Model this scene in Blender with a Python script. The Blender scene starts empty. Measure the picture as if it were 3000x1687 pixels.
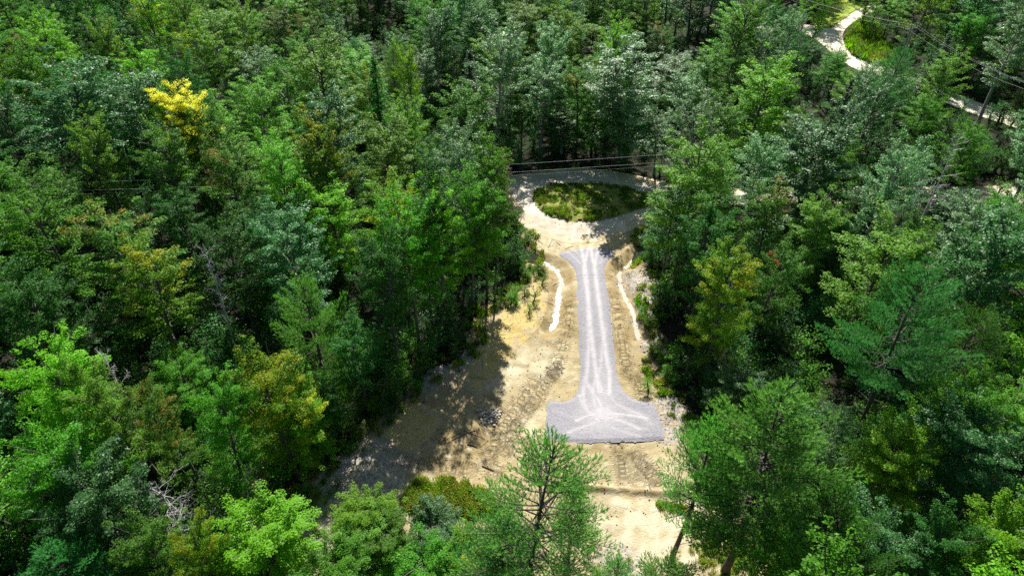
import bpy, math, random
import numpy as np
from mathutils import Vector, Matrix

# ------------------------------------------------------------------ camera, sky, sun
SC = bpy.context.scene
H = 45.0                      # flying height of the camera, metres
PITCH = math.radians(39.0)
cam_d = bpy.data.cameras.new('camera'); cam = bpy.data.objects.new('camera', cam_d)
SC.collection.objects.link(cam); SC.camera = cam
cam_d.sensor_width = 36.0; cam_d.lens = 24.0; cam_d.clip_start = 0.5; cam_d.clip_end = 4000
cam.location = (0, 0, H); cam.rotation_euler = (math.pi/2 - PITCH, 0, 0)

SUN_EL = math.radians(43.5); SUN_AZ = math.radians(1.8)
world = bpy.data.worlds.new('World'); SC.world = world; world.use_nodes = True
wn = world.node_tree; bg = wn.nodes['Background']
sky = wn.nodes.new('ShaderNodeTexSky'); sky.sky_type = 'NISHITA'; sky.sun_disc = False
sky.sun_elevation = SUN_EL; sky.sun_rotation = SUN_AZ
wn.links.new(sky.outputs[0], bg.inputs[0]); bg.inputs[1].default_value = 0.05
sun_d = bpy.data.lights.new('sun', 'SUN'); sun_d.energy = 5.0; sun_d.angle = math.radians(0.5)
sun_d.color = (1.0, 0.96, 0.88)
sun = bpy.data.objects.new('sun', sun_d); SC.collection.objects.link(sun)
sv = Vector((math.sin(SUN_AZ)*math.cos(SUN_EL), math.cos(SUN_AZ)*math.cos(SUN_EL), math.sin(SUN_EL)))
sun.rotation_euler = sv.to_track_quat('Z', 'Y').to_euler(); sun.location = (0, 60, 90)
SC.view_settings.view_transform = 'Standard'; SC.view_settings.look = 'None'
SC.view_settings.exposure = 1.1; SC.view_settings.gamma = 1.0
SC.cycles.max_bounces = 5; SC.cycles.diffuse_bounces = 2; SC.cycles.glossy_bounces = 2
SC.cycles.transmission_bounces = 3; SC.cycles.transparent_max_bounces = 4
SC.cycles.use_denoising = False

rng = np.random.default_rng(11); random.seed(11)
COL = SC.collection

# ------------------------------------------------------------------ helpers
SP, CP = math.sin(PITCH), math.cos(PITCH)
def P(x, y, z=0.0):
    """photo pixel (3000 px wide frame) -> point of the place at height z"""
    u = (x-1500.0)/2000.0; v = (843.5-y)/2000.0
    dy = CP + v*SP; dz = -SP + v*CP
    t = (H-z)/(-dz)
    return np.array([u*t, dy*t])
def Q(x, y, z=0.0): return P(x*1.16460, y*1.16460, z)
def proj(X, Y, Z):
    Z = Z-H
    d = Y*CP - Z*SP; up = Y*SP + Z*CP
    return 1500+2000*X/d, 843.5-2000*up/d, d
def zm(ox, oy, s, pts): return np.array([P(ox+a/s, oy+b/s) for a, b in pts])
def z1(*p): return zm(1400, 450, 4.14, p)
def z2(*p): return zm(1400, 750, 4.14, p)
def z3(*p): return zm(1400, 1050, 4.14, p)
def z4(*p): return zm(900, 1050, 4.14, p)
def z5(*p): return zm(900, 1337, 4.14, p)
def z6(*p): return zm(1500, 1337, 4.14, p)
def z7(*p): return zm(2200, 0, 4.14, p)
def z8(*p): return zm(2400, 200, 3.22, p)
def cat(*a): return np.concatenate(a)

class Noise:
    def __init__(s, seed, wl, n=14):
        r = np.random.default_rng(seed)
        a = r.uniform(0, 2*math.pi, n); k = 2*math.pi/(wl*r.uniform(0.6, 1.6, n))
        s.kx = np.cos(a)*k; s.ky = np.sin(a)*k; s.p = r.uniform(0, 6.28, n); s.n = n
    def __call__(s, x, y):
        x = np.asarray(x, float); y = np.asarray(y, float)
        o = np.zeros(np.broadcast(x, y).shape)
        for a, b, p in zip(s.kx, s.ky, s.p): o = o + np.sin(a*x+b*y+p)
        return o/math.sqrt(s.n/2)
N20 = Noise(1, 22); N6 = Noise(2, 6); N2 = Noise(3, 1.6); N07 = Noise(4, 0.6); N60 = Noise(5, 60)

def inside(poly, x, y):
    x = np.atleast_1d(x); y = np.atleast_1d(y)
    c = np.zeros(x.shape, bool); n = len(poly)
    for i in range(n):
        x0, y0 = poly[i]; x1, y1 = poly[(i+1) % n]
        if y0 == y1: continue
        m = (y0 > y) != (y1 > y)
        c ^= m & (x < (x1-x0)*(y-y0)/(y1-y0)+x0)
    return c
def nearest(poly, x, y, closed=True):
    x = np.atleast_1d(x); y = np.atleast_1d(y)
    best = np.full(x.shape, 1e9); bx = np.zeros(x.shape); by = np.zeros(x.shape)
    n = len(poly)
    for i in range(n if closed else n-1):
        x0, y0 = poly[i]; x1, y1 = poly[(i+1) % n]
        dx, dy = x1-x0, y1-y0; L = dx*dx+dy*dy+1e-12
        t = np.clip(((x-x0)*dx+(y-y0)*dy)/L, 0, 1)
        qx, qy = x0+t*dx, y0+t*dy; d = np.hypot(x-qx, y-qy)
        m = d < best; best = np.where(m, d, best); bx = np.where(m, qx, bx); by = np.where(m, qy, by)
    return best, bx, by
def sdist(poly, x, y):
    d, _, _ = nearest(poly, x, y); return np.where(inside(poly, x, y), -d, d)
def smooth_poly(p, it=2, closed=True):
    p = np.array(p)
    for _ in range(it):
        if closed:
            q = np.roll(p, -1, 0); p = np.stack([.75*p+.25*q, .25*p+.75*q], 1).reshape(-1, 2)
        else:
            a, b = p[:-1], p[1:]
            m = np.stack([.75*a+.25*b, .25*a+.75*b], 1).reshape(-1, 2)
            p = np.concatenate([p[:1], m, p[-1:]])
    return p
def sstep(a, b, x):
    t = np.clip((x-a)/(b-a), 0, 1); return t*t*(3-2*t)

def mesh_from(name, V, F, mats=(), attrs=None, smooth=False, fmat=None):
    """V (n,3); F (m,k) array of equal sized faces, or a list of such arrays"""
    me = bpy.data.meshes.new(name)
    Fs = F if isinstance(F, list) else [F]
    Fs = [np.asarray(f, np.int32) for f in Fs if len(f)]
    V = np.asarray(V, np.float32)
    me.vertices.add(len(V)); me.vertices.foreach_set('co', V.ravel())
    li = np.concatenate([f.ravel() for f in Fs]); tot = np.concatenate([np.full(len(f), f.shape[1], np.int32) for f in Fs])
    st = np.concatenate([[0], np.cumsum(tot)[:-1]]).astype(np.int32)
    me.loops.add(len(li)); me.loops.foreach_set('vertex_index', li)
    me.polygons.add(len(tot)); me.polygons.foreach_set('loop_start', st); me.polygons.foreach_set('loop_total', tot)
    if fmat is not None: me.polygons.foreach_set('material_index', np.asarray(fmat, np.int32))
    if smooth: me.polygons.foreach_set('use_smooth', np.ones(len(tot), bool))
    for m in mats: me.materials.append(m)
    for k, (dom, v) in (attrs or {}).items():
        a = me.attributes.new(k, 'FLOAT', dom); a.data.foreach_set('value', np.asarray(v, np.float32))
    me.update(calc_edges=True); me.validate()
    return me
def link(name, me, parent=None, loc=None):
    o = bpy.data.objects.new(name, me); COL.objects.link(o)
    if parent: o.parent = parent
    if loc is not None: o.location = loc
    return o
def tag(o, label=None, cat=None, group=None, kind=None):
    for k, v in (('label', label), ('category', cat), ('group', group), ('kind', kind)):
        if v: o[k] = v
    return o

class Tubes:
    """tapered tubes along polylines, kept as arrays"""
    def __init__(s): s.V = []; s.F = []; s.n = 0; s.C = []
    def add(s, pts, rad, k=6, cap=True):
        pts = np.asarray(pts, float); m = len(pts); rad = np.broadcast_to(rad, (m,))
        d = np.gradient(pts, axis=0); d /= np.linalg.norm(d, axis=1, keepdims=True)+1e-9
        ref = np.where(np.abs(d[:, 2:3]) > 0.9, [[1., 0, 0]], [[0, 0, 1.]])
        a = np.cross(d, ref); a /= np.linalg.norm(a, axis=1, keepdims=True)+1e-9
        b = np.cross(d, a); th = np.arange(k)*2*math.pi/k
        ring = pts[:, None]+rad[:, None, None]*(np.cos(th)[None, :, None]*a[:, None]+np.sin(th)[None, :, None]*b[:, None])
        s.V.append(ring.reshape(-1, 3))
        i = np.arange(m-1)[:, None]*k; j = np.arange(k)[None]; j2 = (j+1) % k
        f = np.stack([i+j, i+j2, i+k+j2, i+k+j], -1).reshape(-1, 4)+s.n
        s.F.append(f); s.n += m*k
    def build(s, name, mats, smooth=True): return mesh_from(name, np.concatenate(s.V), np.concatenate(s.F), mats, smooth=smooth)

# ------------------------------------------------------------------ materials
def nt(name):
    m = bpy.data.materials.new(name); m.use_nodes = True; t = m.node_tree
    b = t.nodes['Principled BSDF']; return m, t, b
def N(t, typ, **kw):
    n = t.nodes.new('ShaderNode'+typ)
    for k, v in kw.items(): setattr(n, k, v)
    return n
def setin(t, n, i, v):
    if hasattr(v, 'is_linked') or isinstance(v, bpy.types.NodeSocket): t.links.new(v, n.inputs[i])
    else: n.inputs[i].default_value = v
def noise(t, scale, detail=4, rough=.6, dist=0, vec=None):
    n = N(t, 'TexNoise'); n.inputs['Scale'].default_value = scale; n.inputs['Detail'].default_value = detail
    n.inputs['Roughness'].default_value = rough; n.inputs['Distortion'].default_value = dist
    t.links.new(vec if vec is not None else pos(t), n.inputs['Vector']); return n.outputs['Fac']
def pos(t):
    g = t.nodes.get('geo') or N(t, 'NewGeometry'); g.name = 'geo'; return g.outputs['Position']
def mapr(t, v, a, b, c=0., d=1.):
    n = N(t, 'MapRange'); t.links.new(v, n.inputs[0])
    for i, q in enumerate((a, b, c, d)): n.inputs[i+1].default_value = q
    return n.outputs[0]
def mix(t, f, a, b, blend='MIX'):
    n = N(t, 'Mix', data_type='RGBA', blend_type=blend)
    setin(t, n, 0, f); A = n.inputs[6]; B = n.inputs[7]
    for s_, v in ((A, a), (B, b)):
        if isinstance(v, bpy.types.NodeSocket): t.links.new(v, s_)
        else: s_.default_value = (*v, 1) if len(v) == 3 else v
    return n.outputs[2]
def math_(t, op, a, b=0.):
    n = N(t, 'Math', operation=op); setin(t, n, 0, a); setin(t, n, 1, b); return n.outputs[0]
def attr(t, name):
    n = N(t, 'Attribute'); n.attribute_name = name; return n.outputs['Fac']
def bump(t, b, h, strength=.5, dist=.05):
    n = N(t, 'Bump'); n.inputs['Strength'].default_value = strength; n.inputs['Distance'].default_value = dist
    t.links.new(h, n.inputs['Height']); t.links.new(n.outputs[0], b.inputs['Normal'])

def leaf_mat(name, c1, c2, tip=None, tipamt=0.0, rough=.5, transl=.48, spec=.16):
    """c1/c2: two leaf colours mixed leaf by leaf; tip: a third colour for some branches"""
    m, t, b = nt(name)
    lv = attr(t, 'lv'); oi = N(t, 'ObjectInfo').outputs['Random']
    col = mix(t, lv, c1, c2)
    if tip:
        cv = attr(t, 'cv')
        f = mapr(t, math_(t, 'ADD', cv, math_(t, 'MULTIPLY', lv, .25)), 1.12-tipamt, 1.22-tipamt)
        col = mix(t, f, col, tip)
    hs = N(t, 'HueSaturation'); t.links.new(col, hs.inputs['Color'])
    t.links.new(mapr(t, oi, 0, 1, .488, .512), hs.inputs['Hue'])
    t.links.new(mapr(t, oi, 0, 1, .72, 1.25), hs.inputs['Value'])
    col = hs.outputs[0]
    t.links.new(col, b.inputs['Base Color']); b.inputs['Roughness'].default_value = rough
    b.inputs['Specular IOR Level'].default_value = spec
    tr = N(t, 'BsdfTranslucent')
    hs2 = N(t, 'HueSaturation'); t.links.new(col, hs2.inputs['Color']); hs2.inputs['Hue'].default_value = .495
    hs2.inputs['Saturation'].default_value = 1.1; hs2.inputs['Value'].default_value = 1.7
    t.links.new(hs2.outputs[0], tr.inputs['Color'])
    mx = N(t, 'MixShader'); mx.inputs[0].default_value = transl
    t.links.new(b.outputs[0], mx.inputs[1]); t.links.new(tr.outputs[0], mx.inputs[2])
    t.links.new(mx.outputs[0], t.nodes['Material Output'].inputs['Surface'])
    return m
LM = {
 'green':  leaf_mat('leaf_green',  (.042, .155, .008), (.11, .32, .018)),
 'deep':   leaf_mat('leaf_deep',   (.020, .10, .014), (.055, .19, .026)),
 'light':  leaf_mat('leaf_light',  (.085, .22, .022), (.19, .39, .045)),
 'lime':   leaf_mat('leaf_lime',   (.09, .25, .010), (.19, .42, .015)),
 'olive':  leaf_mat('leaf_olive',  (.05, .15, .018), (.11, .25, .03)),
 'teal':   leaf_mat('leaf_teal',   (.030, .135, .030), (.080, .25, .062), rough=.46, spec=.35),
 'silver': leaf_mat('leaf_silver', (.07, .17, .055), (.17, .32, .12), rough=.46, spec=.35),
 'gold':   leaf_mat('leaf_gold',   (.07, .20, .01), (.16, .34, .012), (.30, .35, .012), .32),
 'rust':   leaf_mat('leaf_rust',   (.06, .16, .02), (.11, .25, .03), (.22, .18, .03), .26),
 'red':    leaf_mat('leaf_red',    (.05, .15, .02), (.09, .22, .03), (.34, .05, .02), .12),
 'yellow': leaf_mat('leaf_yellow', (.42, .46, .02), (.78, .70, .03), transl=.3),
 'brown':  leaf_mat('leaf_brown',  (.07, .07, .03), (.12, .10, .05)),
 'pine':   leaf_mat('needle_green', (.035, .15, .02), (.085, .27, .035), rough=.5, transl=.3),
 'pinelime': leaf_mat('needle_light', (.07, .22, .03), (.15, .38, .055), rough=.5, transl=.3),
 'pineteal': leaf_mat('needle_teal', (.03, .15, .028), (.075, .27, .055), rough=.5, transl=.3),
 'spruce': leaf_mat('needle_dark', (.016, .07, .022), (.04, .12, .035), rough=.5, transl=.15),
 'weed':   leaf_mat('weed_green', (.11, .19, .03), (.24, .30, .07), transl=.2),
 'straw':  leaf_mat('grass_olive', (.22, .28, .04), (.42, .48, .10), transl=.3),
}
def bark_mat(name, a, b_):
    m, t, b = nt(name)
    f = noise(t, 3.0, 6, .7); col = mix(t, f, a, b_)
    t.links.new(col, b.inputs['Base Color']); b.inputs['Roughness'].default_value = .9
    bump(t, b, noise(t, 18, 4), .7, .03); return m
BARK = bark_mat('bark_grey', (.04, .035, .03), (.13, .12, .105))
BARKP = bark_mat('bark_pine', (.035, .026, .022), (.10, .08, .07))
BARKB = bark_mat('bark_pale', (.16, .15, .135), (.34, .33, .30))
DEAD = bark_mat('dead_wood', (.34, .33, .32), (.58, .56, .54))

def ground_mat(name, fn, rough=.95):
    m, t, b = nt(name); b.inputs['Roughness'].default_value = rough; b.inputs['Specular IOR Level'].default_value = .2
    fn(t, b); return m
def m_forest(t, b):
    c = mix(t, mapr(t, noise(t, .5, 5), .35, .65), (.012, .010, .007), (.028, .022, .014))
    c = mix(t, mapr(t, noise(t, 2.5, 6), .5, .66), c, (.02, .05, .012))
    c = mix(t, mapr(t, noise(t, 14, 3), .62, .72), c, (.06, .05, .035))
    t.links.new(c, b.inputs['Base Color']); bump(t, b, noise(t, 4, 6, .7), 1, .2)
def m_dirt(t, b):
    big = noise(t, .22, 5, .6); med = noise(t, 1.3, 6, .65); fine = noise(t, 9, 5, .7)
    c = mix(t, mapr(t, big, .36, .62), (.265, .21, .105), (.395, .32, .18))
    c = mix(t, mapr(t, med, .52, .72), c, (.49, .425, .30))
    c = mix(t, attr(t, 'pale'), c, (.54, .48, .34))
    c = mix(t, attr(t, 'track'), c, (.62, .56, .42))
    c = mix(t, attr(t, 'brown'), c, (.27, .20, .095))
    # tracked machine prints: rows of short cleat marks across each track
    w = math_(t, 'SINE', math_(t, 'MULTIPLY', attr(t, 'tu'), 27.0))
    w = mapr(t, w, .1, .8)
    tr = math_(t, 'MULTIPLY', math_(t, 'MULTIPLY', w, attr(t, 'tm')), mapr(t, noise(t, .7, 4), .34, .52))
    c = mix(t, math_(t, 'MULTIPLY', tr, .5), c, (.25, .17, .08))
    c = mix(t, math_(t, 'MULTIPLY', mapr(t, noise(t, 2.2, 6, .7, 1.2), .56, .70), .5), c, (.30, .21, .10))
    cr = math_(t, 'ABSOLUTE', math_(t, 'SUBTRACT', noise(t, .9, 9, .62, .8), .5))
    crm = math_(t, 'MULTIPLY', mapr(t, cr, .012, .0), mapr(t, noise(t, .5, 3), .45, .6))
    c = mix(t, math_(t, 'MULTIPLY', crm, .7), c, (.17, .12, .06))
    dark = mapr(t, fine, .60, .74)
    c = mix(t, math_(t, 'MULTIPLY', dark, .6), c, (.20, .14, .07))
    rub = attr(t, 'rubble')
    vo = N(t, 'TexVoronoi'); vo.inputs['Scale'].default_value = 5; t.links.new(pos(t), vo.inputs['Vector'])
    rc = mix(t, vo.outputs['Color'], (.16, .14, .125), (.50, .46, .42))
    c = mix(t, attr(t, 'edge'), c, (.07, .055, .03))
    c = mix(t, math_(t, 'MULTIPLY', rub, mapr(t, noise(t, 1.8, 5), .35, .55)), c, rc)
    t.links.new(c, b.inputs['Base Color'])
    h = math_(t, 'ADD', math_(t, 'MULTIPLY', fine, .5), math_(t, 'MULTIPLY', tr, -.7))
    h = math_(t, 'ADD', h, math_(t, 'MULTIPLY', med, .8))
    bump(t, b, h, 1, .14)
def m_gravel(t, b):
    vo = N(t, 'TexVoronoi'); vo.inputs['Scale'].default_value = 11; t.links.new(pos(t), vo.inputs['Vector'])
    g = N(t, 'RGBToBW'); t.links.new(vo.outputs['Color'], g.inputs[0])
    c = mix(t, g.outputs[0], (.145, .14, .157), (.345, .335, .365))
    c = mix(t, mapr(t, noise(t, 3.5, 5, .7), .3, .7), c, (.245, .237, .258))
    c = mix(t, attr(t, 'track'), c, (.50, .475, .49))
    t.links.new(c, b.inputs['Base Color'])
    bump(t, b, math_(t, 'ADD', math_(t, 'MULTIPLY', vo.outputs['Distance'], .6), noise(t, 5, 6, .75)), .8, .06)
def m_road(t, b):
    c = mix(t, mapr(t, noise(t, .8, 6), .38, .62), (.38, .33, .26), (.53, .475, .39))
    c = mix(t, mapr(t, noise(t, 10, 4), .6, .75), c, (.30, .24, .18))
    c = mix(t, attr(t, 'track'), c, (.62, .57, .48))
    c = mix(t, attr(t, 'edge'), c, (.47, .375, .22))
    t.links.new(c, b.inputs['Base Color']); bump(t, b, noise(t, 8, 5), .5, .04)
def m_straw(t, b):
    mp = N(t, 'Mapping'); mp.inputs['Scale'].default_value = (1, 2.2, 1); t.links.new(pos(t), mp.inputs['Vector'])
    f = noise(t, 7, 6, .75, 1.5, mp.outputs[0])
    c = mix(t, mapr(t, f, .35, .65), (.38, .28, .09), (.68, .55, .24))
    c = mix(t, mapr(t, noise(t, .5, 4), .5, .68), c, (.45, .33, .12))
    c = mix(t, attr(t, 'edge'), c, (.47, .375, .22))
    t.links.new(c, b.inputs['Base Color']); bump(t, b, f, 1, .1)
def m_turf(t, b):
    c = mix(t, mapr(t, noise(t, .9, 6), .38, .6), (.13, .19, .03), (.28, .29, .07))
    c = mix(t, mapr(t, noise(t, 1.9, 5), .52, .62), c, (.20, .15, .08))
    t.links.new(c, b.inputs['Base Color']); bump(t, b, noise(t, 6, 6), 1, .12)
def m_lawn(t, b):
    c = mix(t, mapr(t, noise(t, .3, 4), .4, .6), (.16, .24, .025), (.30, .36, .045))
    t.links.new(c, b.inputs['Base Color']); bump(t, b, noise(t, 6, 6), .6, .08)
M_FOREST = ground_mat('forest_soil', m_forest); M_DIRT = ground_mat('sandy_dirt', m_dirt); M_GRAVEL = ground_mat('crushed_gravel', m_gravel)
M_ROAD = ground_mat('packed_road', m_road); M_STRAW = ground_mat('straw', m_straw); M_TURF = ground_mat('turf', m_turf); M_LAWN = ground_mat('lawn', m_lawn)
M_WATER, _t, _b = nt('muddy_water')
_t.links.new(mix(_t, noise(_t, 1.2, 3), (.33, .285, .235), (.46, .42, .36)), _b.inputs['Base Color'])
_b.inputs['Roughness'].default_value = .12; _b.inputs['Specular IOR Level'].default_value = .6
bump(_t, _b, noise(_t, 3, 3), .25, .03)
def m_rock(t, b):
    oi = N(t, 'ObjectInfo').outputs['Random']
    c = mix(t, oi, (.28, .25, .22), (.48, .43, .37)); c = mix(t, mapr(t, noise(t, 6, 5), .4, .7), c, (.50, .46, .41))
    t.links.new(c, b.inputs['Base Color']); bump(t, b, noise(t, 12, 5), .5, .04)
M_ROCK = ground_mat('fieldstone', m_rock, .8)

# ------------------------------------------------------------------ layout of the ground
ISLAND = smooth_poly(z1((655,540),(700,460),(850,412),(1040,395),(1280,392),(1500,400),(1750,425),(1950,460),(2110,540),(2080,640),(1900,690),(1700,765),(1500,820),(1280,842),(1100,832),(900,795),(760,725),(680,640)), 2)
ROAD = smooth_poly(cat(z1((-300,330),(0,330),(230,340),(420,265),(560,240),(800,215),(1200,195),(1400,205),(1700,240),(2100,310),(2400,380),(2900,440)),
    np.array([P(2300,545),P(2620,556),P(2960,545),P(3300,500),P(3300,580),P(2950,600),P(2620,600),P(2300,590)]),
    z1((2900,640),(2400,560),(2200,600),(2080,720),(1990,860),(1760,960),(1500,1050),(1200,1085),(900,1040),(640,930),(500,840),(430,700),(330,560),(200,480),(0,440),(-300,430))), 2)
ROAD2 = smooth_poly(cat(z7((-700,300),(0,290),(500,290),(700,300),(850,330),(960,345),(1080,270),(1250,160),(1400,95),(1520,40),(1750,-80),(1900,-60),(1640,90),(1480,160),(1330,235),(1190,310),(1120,380),(1110,470),(1160,570),(1280,660),(1450,760),(1700,860),(1900,960)),
    z8((900,120),(1150,200),(1450,290),(1750,400),(1932,470),(2200,570),(2200,700),(1932,590),(1700,500),(1400,400),(1100,295),(860,220)),
    z7((1700,1000),(1300,870),(1080,710),(940,590),(840,520),(700,440),(550,370),(0,380),(-700,400))), 2)
LAWN = smooth_poly(z7((690,290),(820,330),(960,345),(1080,270),(1250,160),(1370,95),(1250,50),(1130,20),(1100,-60),(950,-80),(780,0),(800,150)), 1)
CLEAR = smooth_poly(cat(z1((250,360),(330,560),(440,740),(520,930),(600,1090)), z2((640,10),(560,260),(430,480),(200,560),(0,640),(-60,900)),
    z4((1900,0),(1500,180),(1250,330),(1100,560),(900,700),(700,850),(500,1080),(300,1280)), z5((0,300),(-150,600),(-200,1000),(-300,1600)),
    np.array([P(850,1900), P(2300,1900), P(2250,1650), P(2180,1400), P(2080,1280)]),
    z3((2484,620),(2400,460),(2250,300),(2150,100)), z2((2330,1300),(2280,1100),(2170,900),(2130,700),(2090,500),(2190,430),(2160,260),(1990,60)),
    z1((2040,1000),(2100,700),(2250,500),(2350,380),(1700,260),(1200,210),(600,260))), 1)
DRIVE = smooth_poly(cat(z1((950,1207),(1100,1168),(1300,1132),(1480,1130),(1665,1162),(1640,1235)), z2((1590,60),(1552,140),(1560,300),(1600,650),(1640,1000)),
    z3((1678,100),(1690,230),(1740,370),(1850,480),(1980,536),(2070,543),(2115,548),(2150,600),(2200,760),(2262,960),(2265,1022),(2230,1024),(1700,1026),(1150,1012),(1000,988),(850,962),(828,955),(826,800),(828,600),(830,535),(860,497),(900,490),(1060,502),(1180,445),(1228,330),(1240,200),(1240,0)),
    z2((1225,1100),(1205,700),(1190,350),(1170,170),(1100,80),(1000,20))), 1)
DITCH_L = z2((560,-20),(700,15),(850,60),(950,130),(1000,220),(1015,330),(985,430),(975,530),(950,670),(935,800),(850,900))
DITCH_R = cat(z1((2050,1100),(1970,1190),(1880,1270),(1780,1360)), z2((1740,135),(1715,200),(1735,330),(1800,500),(1870,620),(1910,760),(1930,880),(1960,980)))
BERM = z6((700,350),(1050,385),(1300,415),(1500,440),(1750,460),(2030,478),(2300,500))
STRAW1 = smooth_poly(z2((700,280),(860,330),(850,560),(800,800),(680,960),(560,1060),(420,1200),(330,1360),(200,1500),(0,1650),(-150,1560),(-60,1250),(40,1080),(100,900),(200,740),(400,620),(560,540),(620,400)), 2)
STRAW2 = smooth_poly(z4((1100,600),(1350,560),(1600,640),(1680,780),(1550,900),(1420,1060),(1200,1170),(1080,1110),(980,1000),(900,960),(1010,860),(1060,720)), 2)

CATS = [z3((180,1449),(330,1050),(520,700),(760,380),(950,100)), z3((60,1300),(250,900),(470,560),(700,250)), z2((1640,420),(1700,800),(1760,1150),(1830,1449)), z3((1880,150),(1960,350),(2020,560)),
        z6((1290,-150),(1330,100),(1360,360)), z6((1480,-120),(1520,120),(1540,380)), z6((1560,60),(1680,200),(1790,390)), z3((100,1200),(400,1080),(760,1000)), z3((1750,1100),(1900,1260),(2150,1480)),
        z2((1090,500),(1110,800),(1020,1150),(900,1449)), z4((1550,950),(1900,1020),(2250,900)), z3((420,900),(560,640),(700,520)), z5((1100,60),(1500,120),(2000,180))]
CATS = [smooth_poly(c, 2, False) for c in CATS]
def tread(x, y):
    """distance along, and strength of, the prints left by the tracked machines"""
    x = np.atleast_1d(x); y = np.atleast_1d(y)
    best = np.full(x.shape, 9.); tu = np.zeros(x.shape)
    for c in CATS:
        n = len(c); L = 0.
        for i in range(n-1):
            x0, y0 = c[i]; dx, dy = c[i+1]-c[i]; l = math.hypot(dx, dy)
            t = np.clip(((x-x0)*dx+(y-y0)*dy)/(l*l+1e-9), 0, 1)
            d = np.hypot(x-x0-t*dx, y-y0-t*dy); sd_ = np.abs(np.abs(d)-.55)
            m = sd_ < best; best = np.where(m, sd_, best); tu = np.where(m, L+t*l, tu); L += l
    return tu, np.exp(-(best/.26)**4)
def H0(x, y): return .16*N20(x, y)
def Hc(x, y):
    h = H0(x, y)+.014*N2(x, y)+.008*N07(x, y)
    d, _, _ = nearest(DITCH_L, x, y, False); h = h-(.45-.018*N2(x*1.6, y*1.6)-.0*N07(x, y))*np.exp(-(d/.75)**2)+.10*np.exp(-((d-1.5)/.4)**2)
    d, _, _ = nearest(DITCH_R, x, y, False); h = h-(.50-.018*N2(x*1.6, y*1.6)-.0*N07(x, y))*np.exp(-(d/.7)**2)+.12*np.exp(-((d-1.4)/.4)**2)
    d, _, _ = nearest(BERM, x, y, False); h = h+.30*np.exp(-(d/.26)**2)
    dd, _, _ = nearest(z6((1400,-20),(1650,140),(1800,250)), x, y, False); h = h-.10*np.exp(-(dd/.12)**2)
    dd, _, _ = nearest(z3((1700,1050),(1900,1280),(2150,1449)), x, y, False); h = h-.10*np.exp(-(dd/.12)**2)
    # pushed up rolls of soil where machines turned
    r = np.maximum(0, N2(x*.5+3, y*1.2))*np.maximum(0, N6(x+9, y)); h = h+.016*r
    tu, tm = tread(x, y); h = h-.035*tm
    return h
def sheet(name, poly, res, zf, mat, attrs=None, rag=0.0, snap=False, kind='structure', hole=None):
    x0, y0 = poly.min(0)-res*2; x1, y1 = poly.max(0)+res*2
    gx = np.arange(x0, x1, res); gy = np.arange(y0, y1, res); X, Y = np.meshgrid(gx, gy)
    nx, ny = len(gx), len(gy)
    sd = sdist(poly, X, Y)+rag*(N07(X, Y)*.5+N2(X, Y)*.5)
    if snap:
        d, bx, by = nearest(poly, X, Y); m = d < res*.7; X = np.where(m, bx, X); Y = np.where(m, by, Y)
        sd = np.where(m, 0, sd)
    v = sd.ravel(); idx = np.arange(nx*ny).reshape(ny, nx)
    f = np.stack([idx[:-1, :-1], idx[:-1, 1:], idx[1:, 1:], idx[1:, :-1]], -1).reshape(-1, 4)
    keep = (v[f] <= 1e-9).all(1) if snap else v[f].mean(1) < 0
    f = f[keep]; u, inv = np.unique(f, return_inverse=True); f = inv.reshape(-1, 4)
    X = X.ravel()[u]; Y = Y.ravel()[u]
    at = {k: ('POINT', fn(X, Y)) for k, fn in (attrs or {}).items()}
    me = mesh_from(name, np.stack([X, Y, zf(X, Y)], 1), f, [mat], at, smooth=True)
    o = link(name, me); o['kind'] = kind; return o

# ground: one sheet, fine near, coarse to the horizon
def ring_axis(a, b, step, far): 
    core = np.arange(a, b+step*.5, step); k = np.array([8, 20, 45, 100, 250, 600, 1500.])
    return np.concatenate([(a-k)[::-1], core, b+k])
gx = ring_axis(-130, 130, 1.0, 0); gy = ring_axis(-12, 190, 1.0, 0); X, Y = np.meshgrid(gx, gy)
Z = H0(X, Y)*(np.abs(X) < 400)
sink = sdist(CLEAR, X, Y); Z = Z-.9*sstep(-.9, -2.0, sink)
idx = np.arange(X.size).reshape(X.shape)
f = np.stack([idx[:-1, :-1], idx[:-1, 1:], idx[1:, 1:], idx[1:, :-1]], -1).reshape(-1, 4)
tag(link('ground', mesh_from('ground', np.stack([X.ravel(), Y.ravel(), Z.ravel()], 1), f, [M_FOREST], smooth=True)), kind='structure')

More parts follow.
